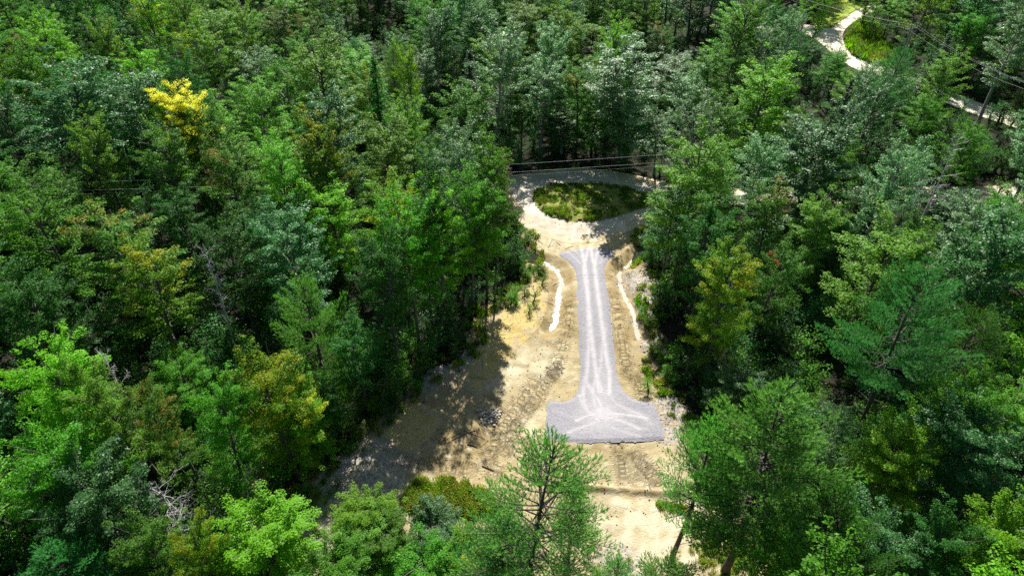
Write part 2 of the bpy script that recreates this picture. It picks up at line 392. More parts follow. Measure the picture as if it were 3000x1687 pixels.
def a_pale(x, y):
    v = np.zeros(x.shape)
    for (p, r, s) in ((z3((300,100))[0], 3.0, .8), (z2((800,1300))[0], 2.4, .7), (z1((1000,950))[0], 4, .7), (z6((1700,900))[0], 5, .9), (z6((2000,700))[0], 3, .6), (z3((650,800))[0], 2.5, .5), (z2((1100,350))[0], 1.0, .7), (z5((300,700))[0], 4, .6), (z5((900,500))[0], 3, .5)):
        v = np.maximum(v, s*np.exp(-(np.hypot(x-p[0], y-p[1])/r)**2))
    return np.clip(v*(1+.35*N2(x, y)), 0, 1)
def a_brown(x, y):
    v = np.zeros(x.shape)
    for L, w, o in ((DITCH_L, .55, .95), (DITCH_R, .6, 1.0)):
        d, _, _ = nearest(L, x, y, False); v = np.maximum(v, .95*np.exp(-((d-o)/w)**2))
    d, _, _ = nearest(BERM, x, y, False); v = np.maximum(v, .8*np.exp(-(d/.5)**2))
    p = z2((1750,1150)); 
    for q, r, s in ((z2((1730,1100))[0], 2.2, .6), (z2((1130,900))[0], 1.2, .5), (z3((2000,200))[0], 2., .45), (z4((1700,900))[0], 4, .6), (z4((1500,500))[0], 4, .5)):
        v = np.maximum(v, s*np.exp(-(np.hypot(x-q[0], y-q[1])/r)**2))
    return np.clip(v*(.75+.35*N2(x+5, y)), 0, 1)
RUB = [(z2((1950,330))[0], 2.3), (z2((2080,480))[0], 1.8), (z3((2430,620))[0], 2.2), (z4((1400,200))[0], 2.5), (z5((700,250))[0], 4.0), (z5((400,700))[0], 4.0), (z2((200,400))[0], 2.0), (z4((1850,50))[0], 1.5), (z6((1300,1300))[0], 1.6), (z3((2300,900))[0], 1.6), (z4((1250,250))[0], 1.5), (z2((2150,1100))[0], 1.5), (z2((2050,750))[0], 1.5)]
def a_rub(x, y):
    v = np.zeros(x.shape)
    for p, r in RUB: v = np.maximum(v, np.exp(-(np.hypot(x-p[0], y-p[1])/r)**4))
    return v
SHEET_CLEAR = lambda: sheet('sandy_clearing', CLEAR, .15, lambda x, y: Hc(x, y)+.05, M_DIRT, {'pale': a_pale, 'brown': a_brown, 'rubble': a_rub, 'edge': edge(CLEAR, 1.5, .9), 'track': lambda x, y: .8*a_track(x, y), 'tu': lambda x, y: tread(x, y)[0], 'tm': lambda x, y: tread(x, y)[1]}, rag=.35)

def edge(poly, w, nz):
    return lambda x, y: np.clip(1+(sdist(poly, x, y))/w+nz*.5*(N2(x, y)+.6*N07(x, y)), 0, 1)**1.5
TR = []   # (polyline, half width, strength)
def tr(p, w=.17, s=1.0): TR.append((smooth_poly(p, 2, False), w, s))
tr(cat(z1((1240,980),(1250,1090),(1275,1250)), z2((1300,100),(1320,400),(1345,700),(1375,1000),(1420,1300)), z3((1440,200),(1470,400))), .2, .95)
tr(cat(z1((1350,1000),(1370,1150),(1400,1300)), z2((1415,100),(1440,400),(1485,700),(1520,1000),(1570,1300)), z3((1600,200),(1590,420))), .2, .95)
tr(cat(z1((1480,970),(1390,1060),(1320,1200),(1290,1350)), z2((1290,200),(1330,500),(1350,800),(1380,1100),(1440,1400)), z3((1500,400))), .2, .9)
tr(cat(z1((1600,1020),(1500,1090),(1440,1200),(1415,1350)), z2((1430,250),(1450,500),(1500,800),(1540,1100),(1590,1400)), z3((1600,400))), .2, .9)
tr(cat(z2((1330,600),(1350,1000),(1330,1300)), z3((1330,150),(1270,400),(1300,560),(1400,680),(1480,760))), .18, .8)
tr(cat(z2((1540,900),(1500,1200)), z3((1480,150),(1390,330),(1420,560))), .18, .7)
tr(cat(z1((720,960),(900,1060),(1100,1180),(1250,1330))), .16, .45); tr(cat(z1((820,940),(1000,1040),(1180,1160),(1300,1300))), .16, .45)
tr(z1((1800,1010),(1650,1070),(1540,1180),(1480,1330)), .15, .45); tr(z1((1700,980),(1560,1060),(1470,1180)), .15, .5)
tr(z3((1240,430),(1280,580),(1400,680),(1700,740),(1950,870)), .16, .8); tr(z3((1200,740),(1400,650),(1600,660),(1850,700),(2050,750)), .16, .8)
tr(z3((1100,880),(1300,810),(1500,740),(1700,700)), .15, .7); tr(z3((1400,690),(1550,790),(1750,900),(1950,960)), .14, .5)
tr(z3((1800,650),(1950,710),(2100,820)), .13, .5); tr(z3((1600,450),(1680,560),(1850,640),(2000,720)), .15, .6); tr(z3((1300,250),(1400,400),(1500,560)), .2, .8)
tr(z3((950,620),(1150,700),(1400,700)), .12, .3); tr(z3((1150,830),(1600,860),(2050,880)), .13, .35); tr(z3((1000,900),(1400,880),(1900,770)), .12, .3)
def a_track(x, y):
    v = np.zeros(x.shape); n = .85+.07*N07(x, y)+.05*N2(x,y)
    for p, w, s in TR:
        d, _, _ = nearest(p, x, y, False); v = np.maximum(v, s*np.exp(-(d/(w*1.25))**2)*.8); v = np.maximum(v, .16*s*np.exp(-(d/.5)**2))
    for q, rx, ry, s in ((z3((1500,650))[0], 1.7, 2.0, .58), (z3((1500,250))[0], 1.1, 3.0, .30), (z3((1500,420))[0], 1.3, 1.8, .45)):
        v = np.maximum(v, s*np.exp(-((x-q[0])/rx)**2-((y-q[1])/ry)**2))
    return np.clip(v*n, 0, 1)
sheet('road', ROAD, .25, lambda x, y: np.where(sdist(CLEAR, x, y) < 0, Hc(x, y), H0(x, y))+.065, M_ROAD, {'track': lambda x, y: .8*a_track(x, y)+.35*np.maximum(0, N6(x, y)), 'edge': edge(ROAD, 1.6, .6)}, snap=True)
sheet('road', ROAD2, .4, lambda x, y: H0(x, y)+.12, M_ROAD, {'track': lambda x, y: .7+0*x, 'edge': lambda x, y: .5*edge(ROAD2, 1., .6)(x, y)}, snap=True)
SHEET_CLEAR()
def zdrive(x, y):
    d = -sdist(DRIVE, x, y); return H0(x, y)+.10+.10*sstep(0, .4, d)-.035*a_track(x, y)+.006*N2(x, y)
sheet('gravel_driveway', DRIVE, .085, zdrive, M_GRAVEL, {'track': a_track}, rag=.045)
sheet('grass_island', ISLAND, .25, lambda x, y: Hc(x, y)+.12+.22*sstep(0, 1.2, -sdist(ISLAND, x, y))+.05*N2(x, y), M_TURF, rag=.15)
sheet('lawn', LAWN, .5, lambda x, y: H0(x, y)+.2, M_LAWN, rag=.3)
for Sx in (STRAW1, STRAW2):
    sheet('straw_mulch', Sx, .16, lambda x, y: Hc(x, y)+.065+.012*N07(x*1.4, y*1.4), M_STRAW, {'edge': edge(Sx, 1.0, .9)}, snap=True, kind='stuff')

# water standing in the ditches
def ribbon(name, line, w, depth):
    p = smooth_poly(line, 2, False); n = len(p); t = np.gradient(p, axis=0); t /= np.linalg.norm(t, axis=1, keepdims=True)
    nn = np.stack([-t[:, 1], t[:, 0]], 1); s = np.linspace(0, 1, n)
    wd = np.interp(s, np.linspace(0, 1, len(w)), w)*(1+.18*np.sin(s*37)+.12*np.sin(s*71+1))
    rows = [p+nn*wd[:, None]*q for q in (-1, -.5, 0, .5, 1)]
    pts = np.stack(rows, 1).reshape(-1, 2)
    z = np.repeat(H0(p[:, 0], p[:, 1])+depth, 5)
    i = np.arange(n-1)[:, None]*5+np.arange(4)[None]
    f = np.stack([i, i+1, i+6, i+5], -1).reshape(-1, 4)
    o = link(name, mesh_from(name, np.column_stack([pts, z]), f, [M_WATER], smooth=True)); o['kind'] = 'structure'; return o
ribbon('ditch_water', z2((640,0),(700,12),(850,60),(950,130),(1000,220),(1012,330),(985,400),(980,470),(975,550)), [.2,.6,.7,.7,.6,.6,.75,.75,.2], -.35)
ribbon('ditch_water', z2((975,530),(965,600),(950,670),(945,750),(930,830),(890,880)), [.1,.35,.4,.3,.35,.1], -.365)
ribbon('ditch_water', cat(z1((1990,1180),(1890,1260),(1780,1350))), [.2,.5,.2], -.405)
ribbon('ditch_water', z2((1725,140),(1718,200),(1735,330),(1800,500),(1870,620),(1910,760),(1930,880),(1965,990)), [.1,.5,.5,.6,.6,.6,.6,.2], -.40)

# ------------------------------------------------------------------ foliage meshes
def leaves(C, Nrm, size, aspect=.6, jit=.6, r=None):
    """C (n,3) leaf centres, Nrm (n,3) mean normals -> quads"""
    r = r or rng; n = len(C)
    nn = Nrm+r.normal(0, jit, (n, 3)); nn /= np.linalg.norm(nn, axis=1, keepdims=True)+1e-9
    a = np.cross(nn, r.normal(0, 1, (n, 3))); a /= np.linalg.norm(a, axis=1, keepdims=True)+1e-9
    b = np.cross(nn, a); s = size*r.uniform(.6, 1.25, n)[:, None]
    V = np.stack([C+a*s*.5, C+b*s*.5*aspect, C-a*s*.5, C-b*s*.5*aspect], 1).reshape(-1, 3)
    return V, np.arange(n*4).reshape(-1, 4)

def make_broadleaf(seed, Ht=14., R=3.0, cb=.32, nb=46, per=58, ls=.20, narrow=.5, spread=1.0, lean=.25):
    r = np.random.default_rng(seed)
    T = Tubes()
    bend = r.normal(0, lean, 2); zz = np.linspace(0, 1, 9)
    tx = bend[0]*zz**2*2+.12*np.sin(zz*5+r.uniform(0, 6)); ty = bend[1]*zz**2*2+.12*np.sin(zz*4+r.uniform(0, 6))
    tz = zz*Ht*.93
    T.add(np.stack([tx, ty, tz], 1), np.interp(zz, [0, .08, 1], [.24, .17, .03]), 7)
    C, Nn, cv = [], [], []
    lob = r.uniform(0, 6.28, 3)
    for i in range(nb):
        t = (i+r.uniform(0, 1))/nb; t = t**.85; hz = (cb+(1-cb)*t*.86)*Ht
        az = i*2.39996+r.normal(0, .35)
        env = math.sqrt(max(.05, 1-(abs(t-.34)/(.84-narrow*.12))**3.4))
        env *= 1+.22*math.sin(az*2+lob[0])+.16*math.sin(az*3+t*5+lob[1])
        el = math.radians(6+54*t+r.normal(0, 9))
        L = max(.9, R*env*r.uniform(.72, 1.12))/max(.35, math.cos(el))*.92; L = min(L, R*1.25)
        f = hz/(Ht*.93); o = np.array([np.interp(f, zz, tx), np.interp(f, zz, ty), hz*.97])
        d = np.array([math.cos(az)*math.cos(el), math.sin(az)*math.cos(el), math.sin(el)])
        s = np.linspace(0, 1, 5)[:, None]
        bp = o+d*L*s+np.array([0, 0, 1.])*(s**2)*L*.10+r.normal(0, .05, (5, 3))*s*L*.5
        T.add(bp, np.linspace(.055, .012, 5), 4)
        cvb = r.uniform()
        k = max(3, int(L/.55))
        for j in range(k):
            u = .30+.72*(j+.5)/k
            c = np.array([np.interp(u, s[:, 0], bp[:, q]) for q in range(3)])
            if r.uniform() < .10: continue
            side = np.cross(d, [0, 0, 1.]); side /= np.linalg.norm(side)+1e-9
            off = side*r.normal(0, .42)*(1.15-.6*u)*L*.36; c = c+off*spread
            rad = r.uniform(.30, .58)*(1.18-.45*u)
            n = int(per*r.uniform(.6, 1.3)*(rad/.45)**1.3)
            p = r.normal(0, 1, (n, 3)); p /= np.linalg.norm(p, axis=1, keepdims=True)+1e-9
            p *= rad*(r.uniform(0, 1, (n, 1))**.4); p[:, 2] *= .55; along = p@d; p += d*along[:, None]*.5
            C.append(c+p); o_ = p/rad*.5+np.array([0, 0, .9]); o_[:, :2] += d[:2]*.25; Nn.append(o_)
            cv.append(np.full(n, np.clip(cvb*.75+r.uniform(0, .25), 0, 1)))
    C = np.concatenate(C); Nn = np.concatenate(Nn); cv = np.concatenate(cv)
    V, F = leaves(C, Nn, ls, .62, .42, r)
    hgt = np.clip((C[:, 2]/Ht-cb)/(1-cb), 0, 1)
    return T, V, F, r.uniform(0, 1, len(C)), cv*.75+.25*hgt

def make_pine(seed, Ht=16., R=3.4, cb=.35, needle=.16, tufts=1.0, open_=.0, nw=1.0, k=13):
    r = np.random.default_rng(seed); T = Tubes()
    zz = np.linspace(0, 1, 12); lx = .25*np.sin(zz*3+r.uniform(0, 6)); ly = .25*np.sin(zz*2.5+r.uniform(0, 6)); lx -= lx[0]; ly -= ly[0]
    tz = zz*Ht; T.add(np.stack([lx, ly, tz], 1), np.interp(zz, [0, .1, 1], [.24, .19, .02]), 8)
    for q in range(10):     # dead snags on the bare trunk
        h = r.uniform(.12, cb+.1)*Ht; az = r.uniform(0, 6.28); L = r.uniform(.3, 1.4)
        b0 = np.array([np.interp(h, tz, lx), np.interp(h, tz, ly), h]); e = b0+L*np.array([math.cos(az), math.sin(az), r.uniform(-.2, .25)])
        T.add([b0, (b0+e)/2+[0, 0, .04], e], [.03, .02, .006], 3)
    TC, TD = [], []
    z = cb*Ht; 
    while z < Ht*.985:
        t = (z-cb*Ht)/(Ht*(1-cb)); nb = r.integers(4, 7); az0 = r.uniform(0, 6.28)
        for b in range(nb):
            az = az0+b*6.283/nb+r.normal(0, .2)
            if r.uniform() < open_*(1-t*.6): continue
            L = R*(np.interp(t, [0, .2, .45, .7, .9, 1], [.72, 1., .9, .66, .34, .12]))*r.uniform(.62, 1.12)
            el = math.radians(np.interp(t, [0, .5, 1], [2, 18, 55])+r.normal(0, 7))
            o = np.array([np.interp(z, tz, lx), np.interp(z, tz, ly), z])
            s = np.linspace(0, 1, 7); up = np.array([0, 0, 1.]); hd = np.array([math.cos(az), math.sin(az), 0])
            side = np.cross(hd, up)
            bp = o+np.outer(s*L*math.cos(el), hd)+np.outer(s*L*math.sin(el)+(s**2.2)*L*.22-np.sin(s*3.14)*L*.04, up)+np.outer(np.sin(s*4+r.uniform(0, 6))*.05*L*s, side)
            T.add(bp, np.linspace(.055*(.5+L/R*.5), .010, 7), 4)
            ns = max(2, int(L/.30))
            for j in range(ns):
                u = .28+.72*(j+.5)/ns; c = np.array([np.interp(u, s, bp[:, q]) for q in range(3)])
                for sg in (-1, 1):
                    l2 = L*.42*(1.12-u)*r.uniform(.7, 1.2)+.12
                    d2 = hd*.75+side*sg*.75+up*r.uniform(.1, .45); d2 /= np.linalg.norm(d2)
                    e = c+d2*l2
                    if l2 > .5: T.add([c, e], [.014, .006], 3)
                    m = max(1, int(l2/.19*tufts))
                    for v in range(m):
                        w = (v+1)/m; TC.append(c+d2*l2*w+r.normal(0, .04, 3)); TD.append(d2*.45+up*.9+r.normal(0, .22, 3))
                TC.append(c+up*.05); TD.append(up+hd*.4+r.normal(0, .2, 3))
            for v in range(3): TC.append(bp[-1]+r.normal(0, .06, 3)); TD.append(hd*.5+up*.8+r.normal(0, .2, 3))
        z += r.uniform(.36, .62)*nw
    for v in range(8): TC.append(np.array([lx[-1], ly[-1], Ht*(.97+.004*v)])); TD.append(np.array([0, 0, 1.])+r.normal(0, .2, 3))
    TC = np.array(TC); TD = np.array(TD); TD /= np.linalg.norm(TD, axis=1, keepdims=True)
    n = len(TC)                       # bottle-brush shoots of k needles each
    base = np.repeat(TC, k, 0); dr = np.repeat(TD, k, 0); al = np.tile(np.linspace(0, 1, k), n)
    rad = r.normal(0, 1, (n*k, 3)); rad -= dr*np.sum(rad*dr, 1, keepdims=True); rad /= np.linalg.norm(rad, axis=1, keepdims=True)+1e-9
    st = base+dr*(al*.22-.08)[:, None]; nd = dr*.85+rad*.62; nd /= np.linalg.norm(nd, axis=1, keepdims=True)
    L = needle*r.uniform(.75, 1.2, n*k)[:, None]; wv = np.cross(nd, rad); wv /= np.linalg.norm(wv, axis=1, keepdims=True)+1e-9
    V = np.stack([st+wv*.016, st-wv*.016, st+nd*L], 1).reshape(-1, 3)
    return T, V, np.arange(n*k*3).reshape(-1, 3), np.clip(np.repeat(r.uniform(0, 1, n), k)*.6+r.uniform(0, .4, n*k), 0, 1), np.repeat(r.uniform(0, 1, n), k)

def make_spruce(seed, Ht=12., R=1.9, cb=.12, thin=0.0, ls=.20):
    r = np.random.default_rng(seed); T = Tubes()
    T.add([[0, 0, 0], [.03, .02, Ht*.5], [0, 0, Ht]], [.16, .10, .015], 6)
    C, Nn = [], []; z = cb*Ht; i = 0
    while z < Ht*.98:
        t = (z-cb*Ht)/(Ht*(1-cb)); L = (R*(1-t)**.85+.12)*r.uniform(.75, 1.15); i += 1
        for b in range(r.integers(3, 6)):
            if r.uniform() < thin: continue
            az = r.uniform(0, 6.28); hd = np.array([math.cos(az), math.sin(az), 0]); side = np.array([-hd[1], hd[0], 0])
            s = np.linspace(0, 1, 5); dz = -.30*s+.22*s**2.5+ (.5*t)*s
            bp = np.array([0, 0, z])+np.outer(s*L, hd)+np.outer(dz*L, [0, 0, 1.])
            T.add(bp, np.linspace(.03, .006, 5), 3)
            n = int(26*L/R*2.2*(1-thin*.6))+5; u = r.uniform(.12, 1.03, n); w = (1.08-u)*L*.38
            p = np.stack([np.interp(u, s, bp[:, q]) for q in range(3)], 1)+side*(r.uniform(-1, 1, n)*w)[:, None]
            p[:, 2] += r.normal(-.04, .05, n); C.append(p); Nn.append(np.tile([hd[0]*.3, hd[1]*.3, .8], (n, 1)))
        z += r.uniform(.10, .24)
    C = np.concatenate(C); Nn = np.concatenate(Nn); V, F = leaves(C, Nn, ls, .42, .45, r)
    return T, V, F, r.uniform(0, 1, len(C)), r.uniform(0, 1, len(C))

def make_dead(seed, Ht=9., R=2.6, upright=.3, nb=26):
    r = np.random.default_rng(seed); T = Tubes()
    zz = np.linspace(0, 1, 7); T.add(np.stack([.3*np.sin(zz*2), .2*zz, zz*Ht], 1), np.linspace(.14, .02, 7), 6)
    def grow(o, d, L, rad, lev):
        n = 5; pts = [o]
        for q in range(n): d = d+r.normal(0, .16, 3)+[0, 0, .03]; d = d/np.linalg.norm(d); pts.append(pts[-1]+d*L/n)
        T.add(pts, np.linspace(rad, rad*.3, n+1), 3)
        if lev < 3:
            for q in range(6 if lev < 2 else 4):
                i = r.integers(1, n+1); dd = d+r.normal(0, .6, 3); grow(pts[i], dd/np.linalg.norm(dd), L*r.uniform(.35, .6), rad*.5, lev+1)
    for i in range(nb):
        h = Ht*(.35+.62*i/nb); az = i*2.4+r.normal(0, .3); d = np.array([math.cos(az), math.sin(az), upright+r.uniform(0, .4)])
        grow(np.array([.3*math.sin(h/Ht*2), .2*h/Ht, h]), d/np.linalg.norm(d), R*r.uniform(.5, 1.)*(1.1-.6*i/nb), .026, 1)
    return T

def split_meshes(kind, gen, bark, leafm):
    T, V, F, lv, cv = gen
    tm = T.build(kind+'_trunk', [bark]); cm = mesh_from(kind+'_crown', V, F, [leafm], {'lv': ('FACE', lv), 'cv': ('FACE', cv)})
    return tm, cm
BL = []    # broadleaf variants: (trunk, crown, Ht, R)
for i in range(8):
    hi, rr, cb = [(14, 3.0, .30), (15, 3.0, .36), (13, 3.0, .26), (15, 3.0, .42), (14, 3.0, .34), (14, 3., .22), (16, 3., .45), (13, 3., .30)][i]
    g = make_broadleaf(100+i, hi, rr, cb, nb=44+2*(i % 3), per=92, ls=.165, narrow=[.5, .38, .6, .42, .34, .55, .45, .7][i])
    BL.append(split_meshes('broadleaf', g, BARK, LM['green'])+(hi, rr))
BLN = []   # finer leaves for the trees near the camera
for i in range(4):
    g = make_broadleaf(200+i, 13, 3.0, [.2, .26, .32, .22][i], nb=54, per=150, ls=.13, narrow=[.5, .4, .6, .45][i])
    BLN.append(split_meshes('broadleaf', g, BARK, LM['green'])+(13, 3.))
PN = [split_meshes('pine', make_pine(300+i, 15, 3.2, [.3, .38, .25][i], k=9), BARKP, LM['pine'])+(15, 3.2) for i in range(3)]
SPR = [split_meshes('spruce', make_spruce(400+i, 11, 1.8, .10), BARKP, LM['spruce'])+(11, 1.8) for i in range(3)]
SPT = [split_meshes('spruce', make_spruce(420+i, 13, 1.9, .35, thin=.45), BARKP, LM['brown'])+(13, 1.9) for i in range(2)]
SHR = [split_meshes('shrub', make_broadleaf(500+i, 3.0, 1.2, .08, nb=14, per=26, ls=.15, narrow=.4, lean=.1), BARK, LM['green'])+(3., 1.2) for i in range(3)]
VAR = {'broad': BL, 'near': BLN, 'pine': PN, 'spruce': SPR, 'thin': SPT, 'shrub': SHR}

def place(kind, x, y, h, R, colour, name, bark=None, var=None, lean=None, rz=None):
    vs = VAR[kind]; tm, cm, Hn, Rn = vs[(var if var is not None else random.randrange(len(vs))) % len(vs)]
    e = bpy.data.objects.new(name, None); COL.objects.link(e); e.empty_display_size = .5
    e.location = (x, y, float(H0(x, y))-.08)
    sx = R/Rn; e.scale = (sx, sx, h/Hn)
    e.rotation_euler = ((lean[1] if lean else random.gauss(0, .03)), (lean[0] if lean else random.gauss(0, .03)), rz if rz is not None else random.uniform(0, 6.28)) if not lean else (0, 0, 0)
    if lean:
        q = Vector((lean[0], lean[1], 1)).normalized(); e.rotation_euler = q.to_track_quat('Z', 'Y').to_euler()
    for nm, me, mt in (('trunk', tm, bark), ('crown', cm, LM[colour] if colour else None)):
        o = bpy.data.objects.new(nm, me); COL.objects.link(o); o.parent = e
        if mt: o.material_slots[0].link = 'OBJECT'; o.material_slots[0].material = mt
    return e

# ------------------------------------------------------------------ hand placed trees
CW = {'green': 'mid green', 'deep': 'dark green', 'light': 'fresh light green', 'lime': 'lime green', 'olive': 'olive green', 'teal': 'bluish green', 'silver': 'pale silvery green',
      'gold': 'green and gold', 'rust': 'rust tinged', 'red': 'red tinged', 'yellow': 'golden yellow', 'brown': 'brownish'}
# x, y of the tree top (2576 px frame), height, crown half width in px, kind, colour, short name, label
LMK = [
 (465,226,16,56,'broad','yellow','the golden yellow tree','bright golden yellow crown standing alone in the green forest'),
 (420,274,14,50,'broad','green','the tree under the gold','green tree partly hiding the lower left of the golden yellow tree'),
 (515,270,14,54,'broad','olive','the olive tree under the gold','olive green tree partly hiding the lower right of the golden yellow tree'),
 (790,120,17,98,'broad','light','the broad light green tree','broad rounded light green tree between the dark conifer and the yellow tree'),
 (1245,75,18,76,'broad','silver','the tall pale tree','tall pale silvery tree with a domed crown at the top middle of the forest'),
 (1030,140,14,40,'broad','lime','the small lime tree','small vivid lime tree beside the dark conifer in the upper forest'),
 (930,135,17,52,'spruce','deep','the dark conifer','large dark green conifer with a pointed crown left of the small lime tree'),
 (1150,232,15,80,'broad','olive','the olive tree','olive green tree with long side branches above the pale greyish tree'),
 (1160,345,15,70,'broad','silver','the greyish pale tree','greyish pale tree near the left end of the loop road'),
 (800,335,14,72,'broad','gold','the yellow-topped tree','tree with a yellow tinged top, midway along the left forest'),
 (950,318,14,82,'broad','light','the soft green tree','soft light green tree between the yellow-topped tree and the greyish pale tree'),
 (965,478,14,74,'broad','gold','the gold maple','gold and green maple left of the yellow-green maple by the clearing'),
 (1105,482,14.5,72,'broad','lime','the yellow-green maple','bright yellow-green maple nearest the left side of the loop road'),
 (1060,590,12,52,'broad','red','the red-leaved maple','maple with red leaves on its left side, in front of the yellow-green maple'),
 (1215,480,14,60,'broad','green','the edge tree by the loop','green tree with a straight trunk at the left edge of the loop road'),
 (690,370,14,62,'broad','light','the pale middle tree','pale green tree left of the yellow-topped tree'),
 (560,372,14,76,'broad','rust','the reddish-tipped tree','dull green tree with reddish tips below the golden yellow tree'),
 (385,345,14.5,72,'broad','olive','the yellow-spotted tree','dark olive tree with a few yellow leaves, lower left of the golden yellow tree'),
 (215,325,14,58,'broad','light','the pale ragged tree','pale green ragged tree in front of the bluish canopy'),
 (145,200,16,112,'broad','teal','the big bluish tree','big bluish green crown at the upper left border'),
 (310,205,16,92,'broad','teal','the bluish tree','bluish green spreading crown left of the golden yellow tree'),
 (250,545,14,104,'broad','rust','the rusty olive tree','wide olive tree with rusty tips on the left side'),
 (70,505,14,100,'broad','green','the left border tree','broad mid green tree at the left border, middle height'),
 (340,655,13,92,'broad','gold','the gold-dusted tree','green tree dusted with yellow below the rusty olive tree'),
 (560,560,13,80,'broad','deep','the shadowed tree','dark green tree in shade left of the lone pine'),
 (665,930,12.5,95,'near','gold','the golden edge maple','maple with golden tips at the left edge of the sandy clearing'),
 (740,985,11,80,'near','gold','the leaning gold branches','gold-green maple reaching out towards the stone pile side of the clearing'),
 (520,975,12,80,'near','green','the middle green maple','green maple with airy twigs left of the golden edge maple'),
 (390,975,12,70,'near','rust','the thin-topped maple','thin-topped maple with reddish twigs beside the bare grey branches'),
 (260,945,12.5,90,'near','light','the light maple','light green maple right of the lime maple on the left border'),
 (70,905,13,115,'near','lime','the border lime maple','lime green maple filling the left border below the dark gap'),
 (90,1110,12,110,'near','green','the low left maple','mid green maple at the left border below the lime maple'),
 (210,1190,11,130,'near','teal','the low bluish tree','bluish green crown left of the dead grey tree'),
 (620,1315,10,125,'near','lime','the lime corner maple','bright lime maple at the bottom, left of the clearing mouth'),
 (470,1310,9.5,62,'near','gold','the small gold maple','small gold-green maple right of the dead grey tree'),
 (330,1345,9.5,80,'near','olive','the low olive maple','low olive maple below the dead grey tree'),
 (900,1330,8,80,'near','light','the bottom light tree','light green tree left of the lime tree in front of the olive grass'),
 (1190,1370,7.5,85,'near','gold','the yellow-dotted tree','green tree dotted with yellow beneath the open front pine'),
 (990,1340,7.5,80,'near','green','the front middle tree','mid green tree behind the bottom edge, between lime and grey-green trees'),
 (930,1270,8.5,80,'near','lime','the front lime tree','yellow-green tree in front of the olive grass patch'),
 (1110,1300,8,80,'near','teal','the front grey-green tree','grey-green tree left of the open front pine'),
 (830,1400,7,100,'near','green','the bottom green tree','green tree at the bottom edge left of the open front pine'),
 (1060,1400,7,100,'near','green','the bottom middle tree','green bushy tree at the bottom edge below the olive grass'),
 (1600,140,16,102,'broad','silver','the wide pale tree','wide pale silvery tree behind the right end of the loop road'),
 (1460,172,15,56,'broad','rust','the orange-tinged tree','tree with orange tinges behind the grass island'),
 (1535,85,16,48,'broad','light','the narrow light tree','narrow light green tree behind the orange-tinged tree'),
 (1365,165,16,62,'broad','silver','the pale island tree','pale silvery tree with bare trunk behind the grass island'),
 (1310,260,15,48,'broad','green','the left island tree','mid green tree with a long bare trunk behind the left end of the grass island'),
 (1420,285,14,55,'broad','silver','the low island tree','lower silvery tree with dark gap beneath it behind the grass island'),
 (1500,240,14.5,58,'broad','green','the middle island tree','green tree with long bare trunk standing behind the middle of the island'),
 (1590,280,14,58,'broad','teal','the right island tree','bluish tree with bare stem behind the right end of the island'),
 (1665,290,14,50,'broad','silver','the end island tree','silvery tree at the right end of the row behind the island'),
 (1765,265,15,62,'broad','silver','the pale loop tree','pale tree right of the loop, above the bulging loop tree'),
 (1760,372,15.5,100,'broad','light','the bulging loop tree','big light green tree bulging over the right end of the loop road'),
 (1705,490,11,55,'broad','teal','the low loop tree','lower bluish tree overhanging the right side of the driveway mouth'),
 (1790,560,13,80,'broad','deep','the dark driveway tree','dark green tree right of the driveway ditch'),
 (1930,168,15,96,'broad','lime','the lime maple','bright lime maple in the upper right forest'),
 (1840,262,14,66,'broad','olive','the olive upright tree','upright olive tree below the lime maple'),
 (1955,480,13,64,'broad','rust','the orange maple','orange and olive maple in the middle of the right forest'),
 (1965,612,12.5,62,'broad','red','the crimson-spotted maple','maple with crimson spots below the orange maple'),
 (2230,590,13,118,'broad','light','the domed light tree','large domed yellowish light tree in the right forest'),
 (1840,655,13,80,'near','gold','the conical yellow-green tree','conical yellow-green tree right of the driveway with drooping branches'),
 (2065,330,14,112,'broad','teal','the wide bluish tree','wide bluish green crown in the middle of the right forest'),
 (2265,362,15,72,'broad','silver','the silver ash','silver tree with dark forked stems in the right forest'),
 (2225,205,15,62,'broad','teal','the bluish upright tree','bluish upright tree beside the far gravel road'),
 (2275,118,13,52,'pine','pineteal','the roadside fir','bluish fir in front of the twin utility poles'),
 (2400,150,13,62,'broad','light','the feathery tree','feathery light green tree right of the roadside fir'),
 (1995,40,13,38,'broad','silver','the junction tree','silvery tree left of the far road junction'),
 (2083,-8,9,15,'broad','green','the lawn tree','small round tree standing alone on the bright lawn'),
 (1925,75,13,44,'broad','silver','the second junction tree','silvery tree in front of the shadows left of the junction'),
 (1860,10,17,62,'broad','green','the tall top tree','tall mid green tree at the top edge left of the junction'),
 (2480,522,12,85,'broad','silver','the greyish border tree','greyish tree in front of the bright road patch at the right border'),
 (2545,560,14,110,'broad','teal','the right border tree','tall bluish green tree at the right border'),
 (2115,1030,8,45,'near','silver','the small pale tree','small pale tree between the big pine and the leaning trunk'),
 (2280,1130,9.5,105,'near','lime','the low lime tree','lime green tree below the leaning pines'),
 (2430,960,12,95,'near','green','the lower right tree','mid green tree right of the leaning pine trunks'),
 (2500,1080,11,120,'near','teal','the lower bluish tree','bluish tree at the right border low down'),
 (2555,1320,10,110,'near','lime','the corner lime tree','vivid lime tree in the bottom right corner'),
 (2210,1290,9,110,'near','teal','the bottom teal tree','bluish green tree right of the big pine at the bottom'),
 (2400,1330,9.5,90,'near','deep','the dark bottom tree','dark green tree beside the vivid lime corner tree'),
]
def free_ground(x, y, m):
    xx = np.array([x]); yy = np.array([y])
    return sdist(CLEAR, xx, yy)[0] > m and sdist(ROAD, xx, yy)[0] > m and sdist(ROAD2, xx, yy)[0] > m and sdist(LAWN, xx, yy)[0] > m and sdist(ISLAND, xx, yy)[0] > 0
FIX = []   # x, y, R of everything planted
TREES = []; SHOWN = []
